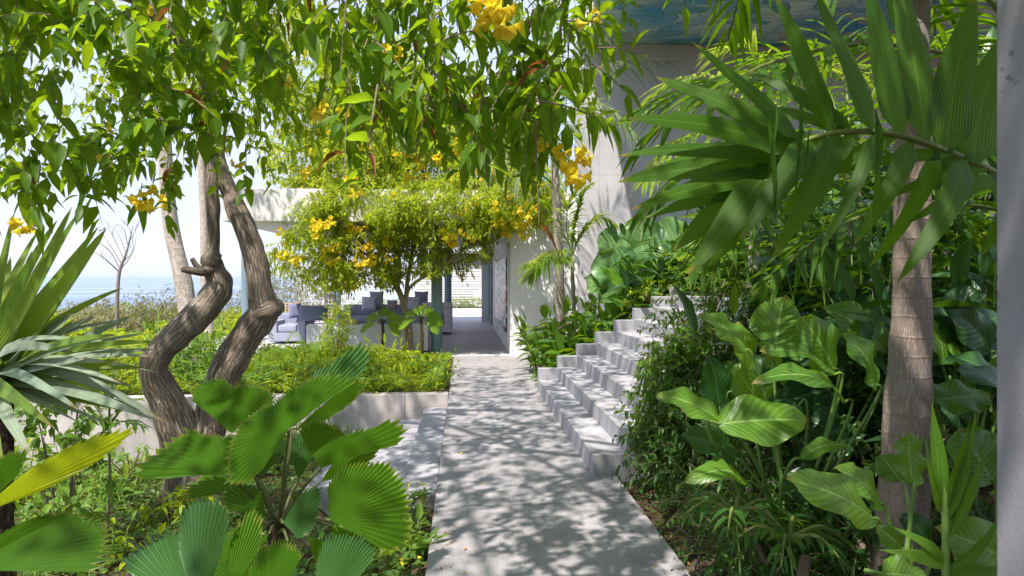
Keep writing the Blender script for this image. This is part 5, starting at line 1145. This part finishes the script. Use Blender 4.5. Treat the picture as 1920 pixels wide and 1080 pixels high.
P = scatter(22000, (-16, -6.3), (9.1, 30), lambda x, y: x < -6.3 and x > -y*.72-1)
mb = MB(); d = rng.normal(0, 1, (len(P), 3)); d[:, 2] = np.abs(d[:, 2])*.9+.3; L_ = rng.uniform(.12, .38, len(P)); P[:, 2] += np.array([.9*abs(noise.noise(Vector((p[0]*.9, p[1]*.9, 0)))) for p in P])
leaves(mb, P, d, L_, L_*.3, .5, .3, None, 2, 3); tag(mb.build('ground_cover', M['shrub_bright']), 'tall bright growth between the raised bed and the sea', 'ground cover', kind='stuff')
P = scatter(4500, (PR+.02, 4.0), (1.4, 5.2), lambda x, y: dens(x, y)+random.random()*.35 > .62)
mb = MB(); d = rng.normal(0, 1, (len(P), 3)); d[:, 2] = np.abs(d[:, 2])*.6+.15; L_ = rng.uniform(.02, .05, len(P))
leaves(mb, P, d, L_, L_*.55, .4, .3, None, 2, 3); tag(mb.build('ground_cover', M['cover']), 'sparse dark ground cover on the soil right of the path', 'ground cover', kind='stuff')
P = scatter(5000, (-6, PL-.02), (1.2, 8.8), lambda x, y: not (x > PL-1.25 and y > 5.1) and dens(x+9, y, .9)+random.random()*.3 > .55)
P2 = scatter(500, (PR+.02, 3.0), (1.4, 5.2), lambda x, y: True); P = np.vstack([P, P2])
mb = MB(); d = rng.normal(0, 1, (len(P), 3)); d[:, 2] *= .15; L_ = rng.uniform(.02, .06, len(P)); P[:, 2] += .015
leaves(mb, P, d, L_, L_*.45, .1, .5, None, 2, 3, 'ovate', .3); tag(mb.build('leaf_litter', M['litter']), 'fallen brown leaves scattered over the soil', 'leaf litter', kind='stuff')
Yl = [(804, 912), (812, 925), (800, 940), (795, 952), (806, 905), (793, 962), (788, 985), (810, 935), (797, 930), (790, 1050)]
mb = MB(); P = np.array([list(Wz(a-rng.uniform(4, 40), b, -.05)) for a, b in Yl*4])
d = rng.normal(0, 1, (len(P), 3)); d[:, 2] *= .3; leaves(mb, P, d, .045, .03, .1, .5, None, 2, 3)
tag(mb.build('fallen_blossoms', M['petal']), 'fallen yellow blossoms on the soil beside the path', 'blossoms', kind='stuff')
fp_ = [(863, 852, 'by the edge joint of the path'), (869, 1032, 'lowest on the near path'), (833, 1003, 'tiny one near the left path edge'), (905, 905, 'near the middle of the path')]
for a, b, lab in fp_:
    mb = MB(); p = Wz(a, b, .004); leaves(mb, [list(p)], [(random.uniform(-1, 1), random.uniform(-1, 1), .15)], .04, .018, .1, .5, 0., 3, 3)
    tag(mb.build('fallen_petal', M['petal' if b < 1000 else 'litter'], origin=tuple(p)), 'fallen petal lying '+lab, 'petal', 'petals on the path')
mb = MB(); P = np.array([(random.uniform(PL, PR), 1.5+random.random()**.8*11, .006) for _ in range(110)]+[(PL+abs(random.gauss(0, .07)), random.uniform(1.5, 5.2), .006) for _ in range(70)]+[(PR-abs(random.gauss(0, .06)), random.uniform(1.5, 5.2), .006) for _ in range(60)])
d = rng.normal(0, 1, (len(P), 3)); d[:, 2] = .08; L_ = rng.uniform(.008, .03, len(P)); leaves(mb, P, d, L_, L_*.5, .1, .5, 0., 2, 3)
tag(mb.build('path_litter', M['litter'], origin=None), 'tiny dry leaf scraps scattered on the path', 'leaf litter', kind='stuff')
# pipe stub and cables in the soil on the right
p = W(1512, 1045, 2.6); mb = MB(); tube(mb, [p+Vector((-.10, -.12, -.14)), p], [.022, .022], 12, 0); tag(mb.build('pipe_stub', plain('brown pipe', (.16, .11, .08), .6), origin=tuple(p)), 'stub of brown pipe sticking out of the soil bottom right', 'pipe')
mb = MB(); q = [Wz(a, b, .0) for a, b in ((1250, 990), (1275, 1010), (1290, 1045), (1283, 1075), (1305, 1095))]; tube(mb, [v+Vector((.06, 0, .01)) for v in q], [.005]*5, 6, 6); tag(mb.build('garden_cable', M['darkmetal'], origin=tuple(q[0])), 'thin dark cable curling on the soil along the right path edge', 'cable')
mb = MB(); q = [Wz(a, b, -.06) for a, b in ((775, 1010), (788, 985), (790, 960), (782, 945))]; tube(mb, q, [.006]*4, 6, 6); tag(mb.build('garden_hose', M['fabric'], origin=tuple(q[0])), 'short length of blue grey hose beside the left path edge', 'hose')
p = Wz(280, 893, -.8); boxes('garden_light', [(p.x-.06, p.x+.06, p.y-.06, p.y+.06, -.9, -.62)], M['darkmetal'], bevel=.02, label='small black garden light at the wall foot behind the trunks', cat='garden light')
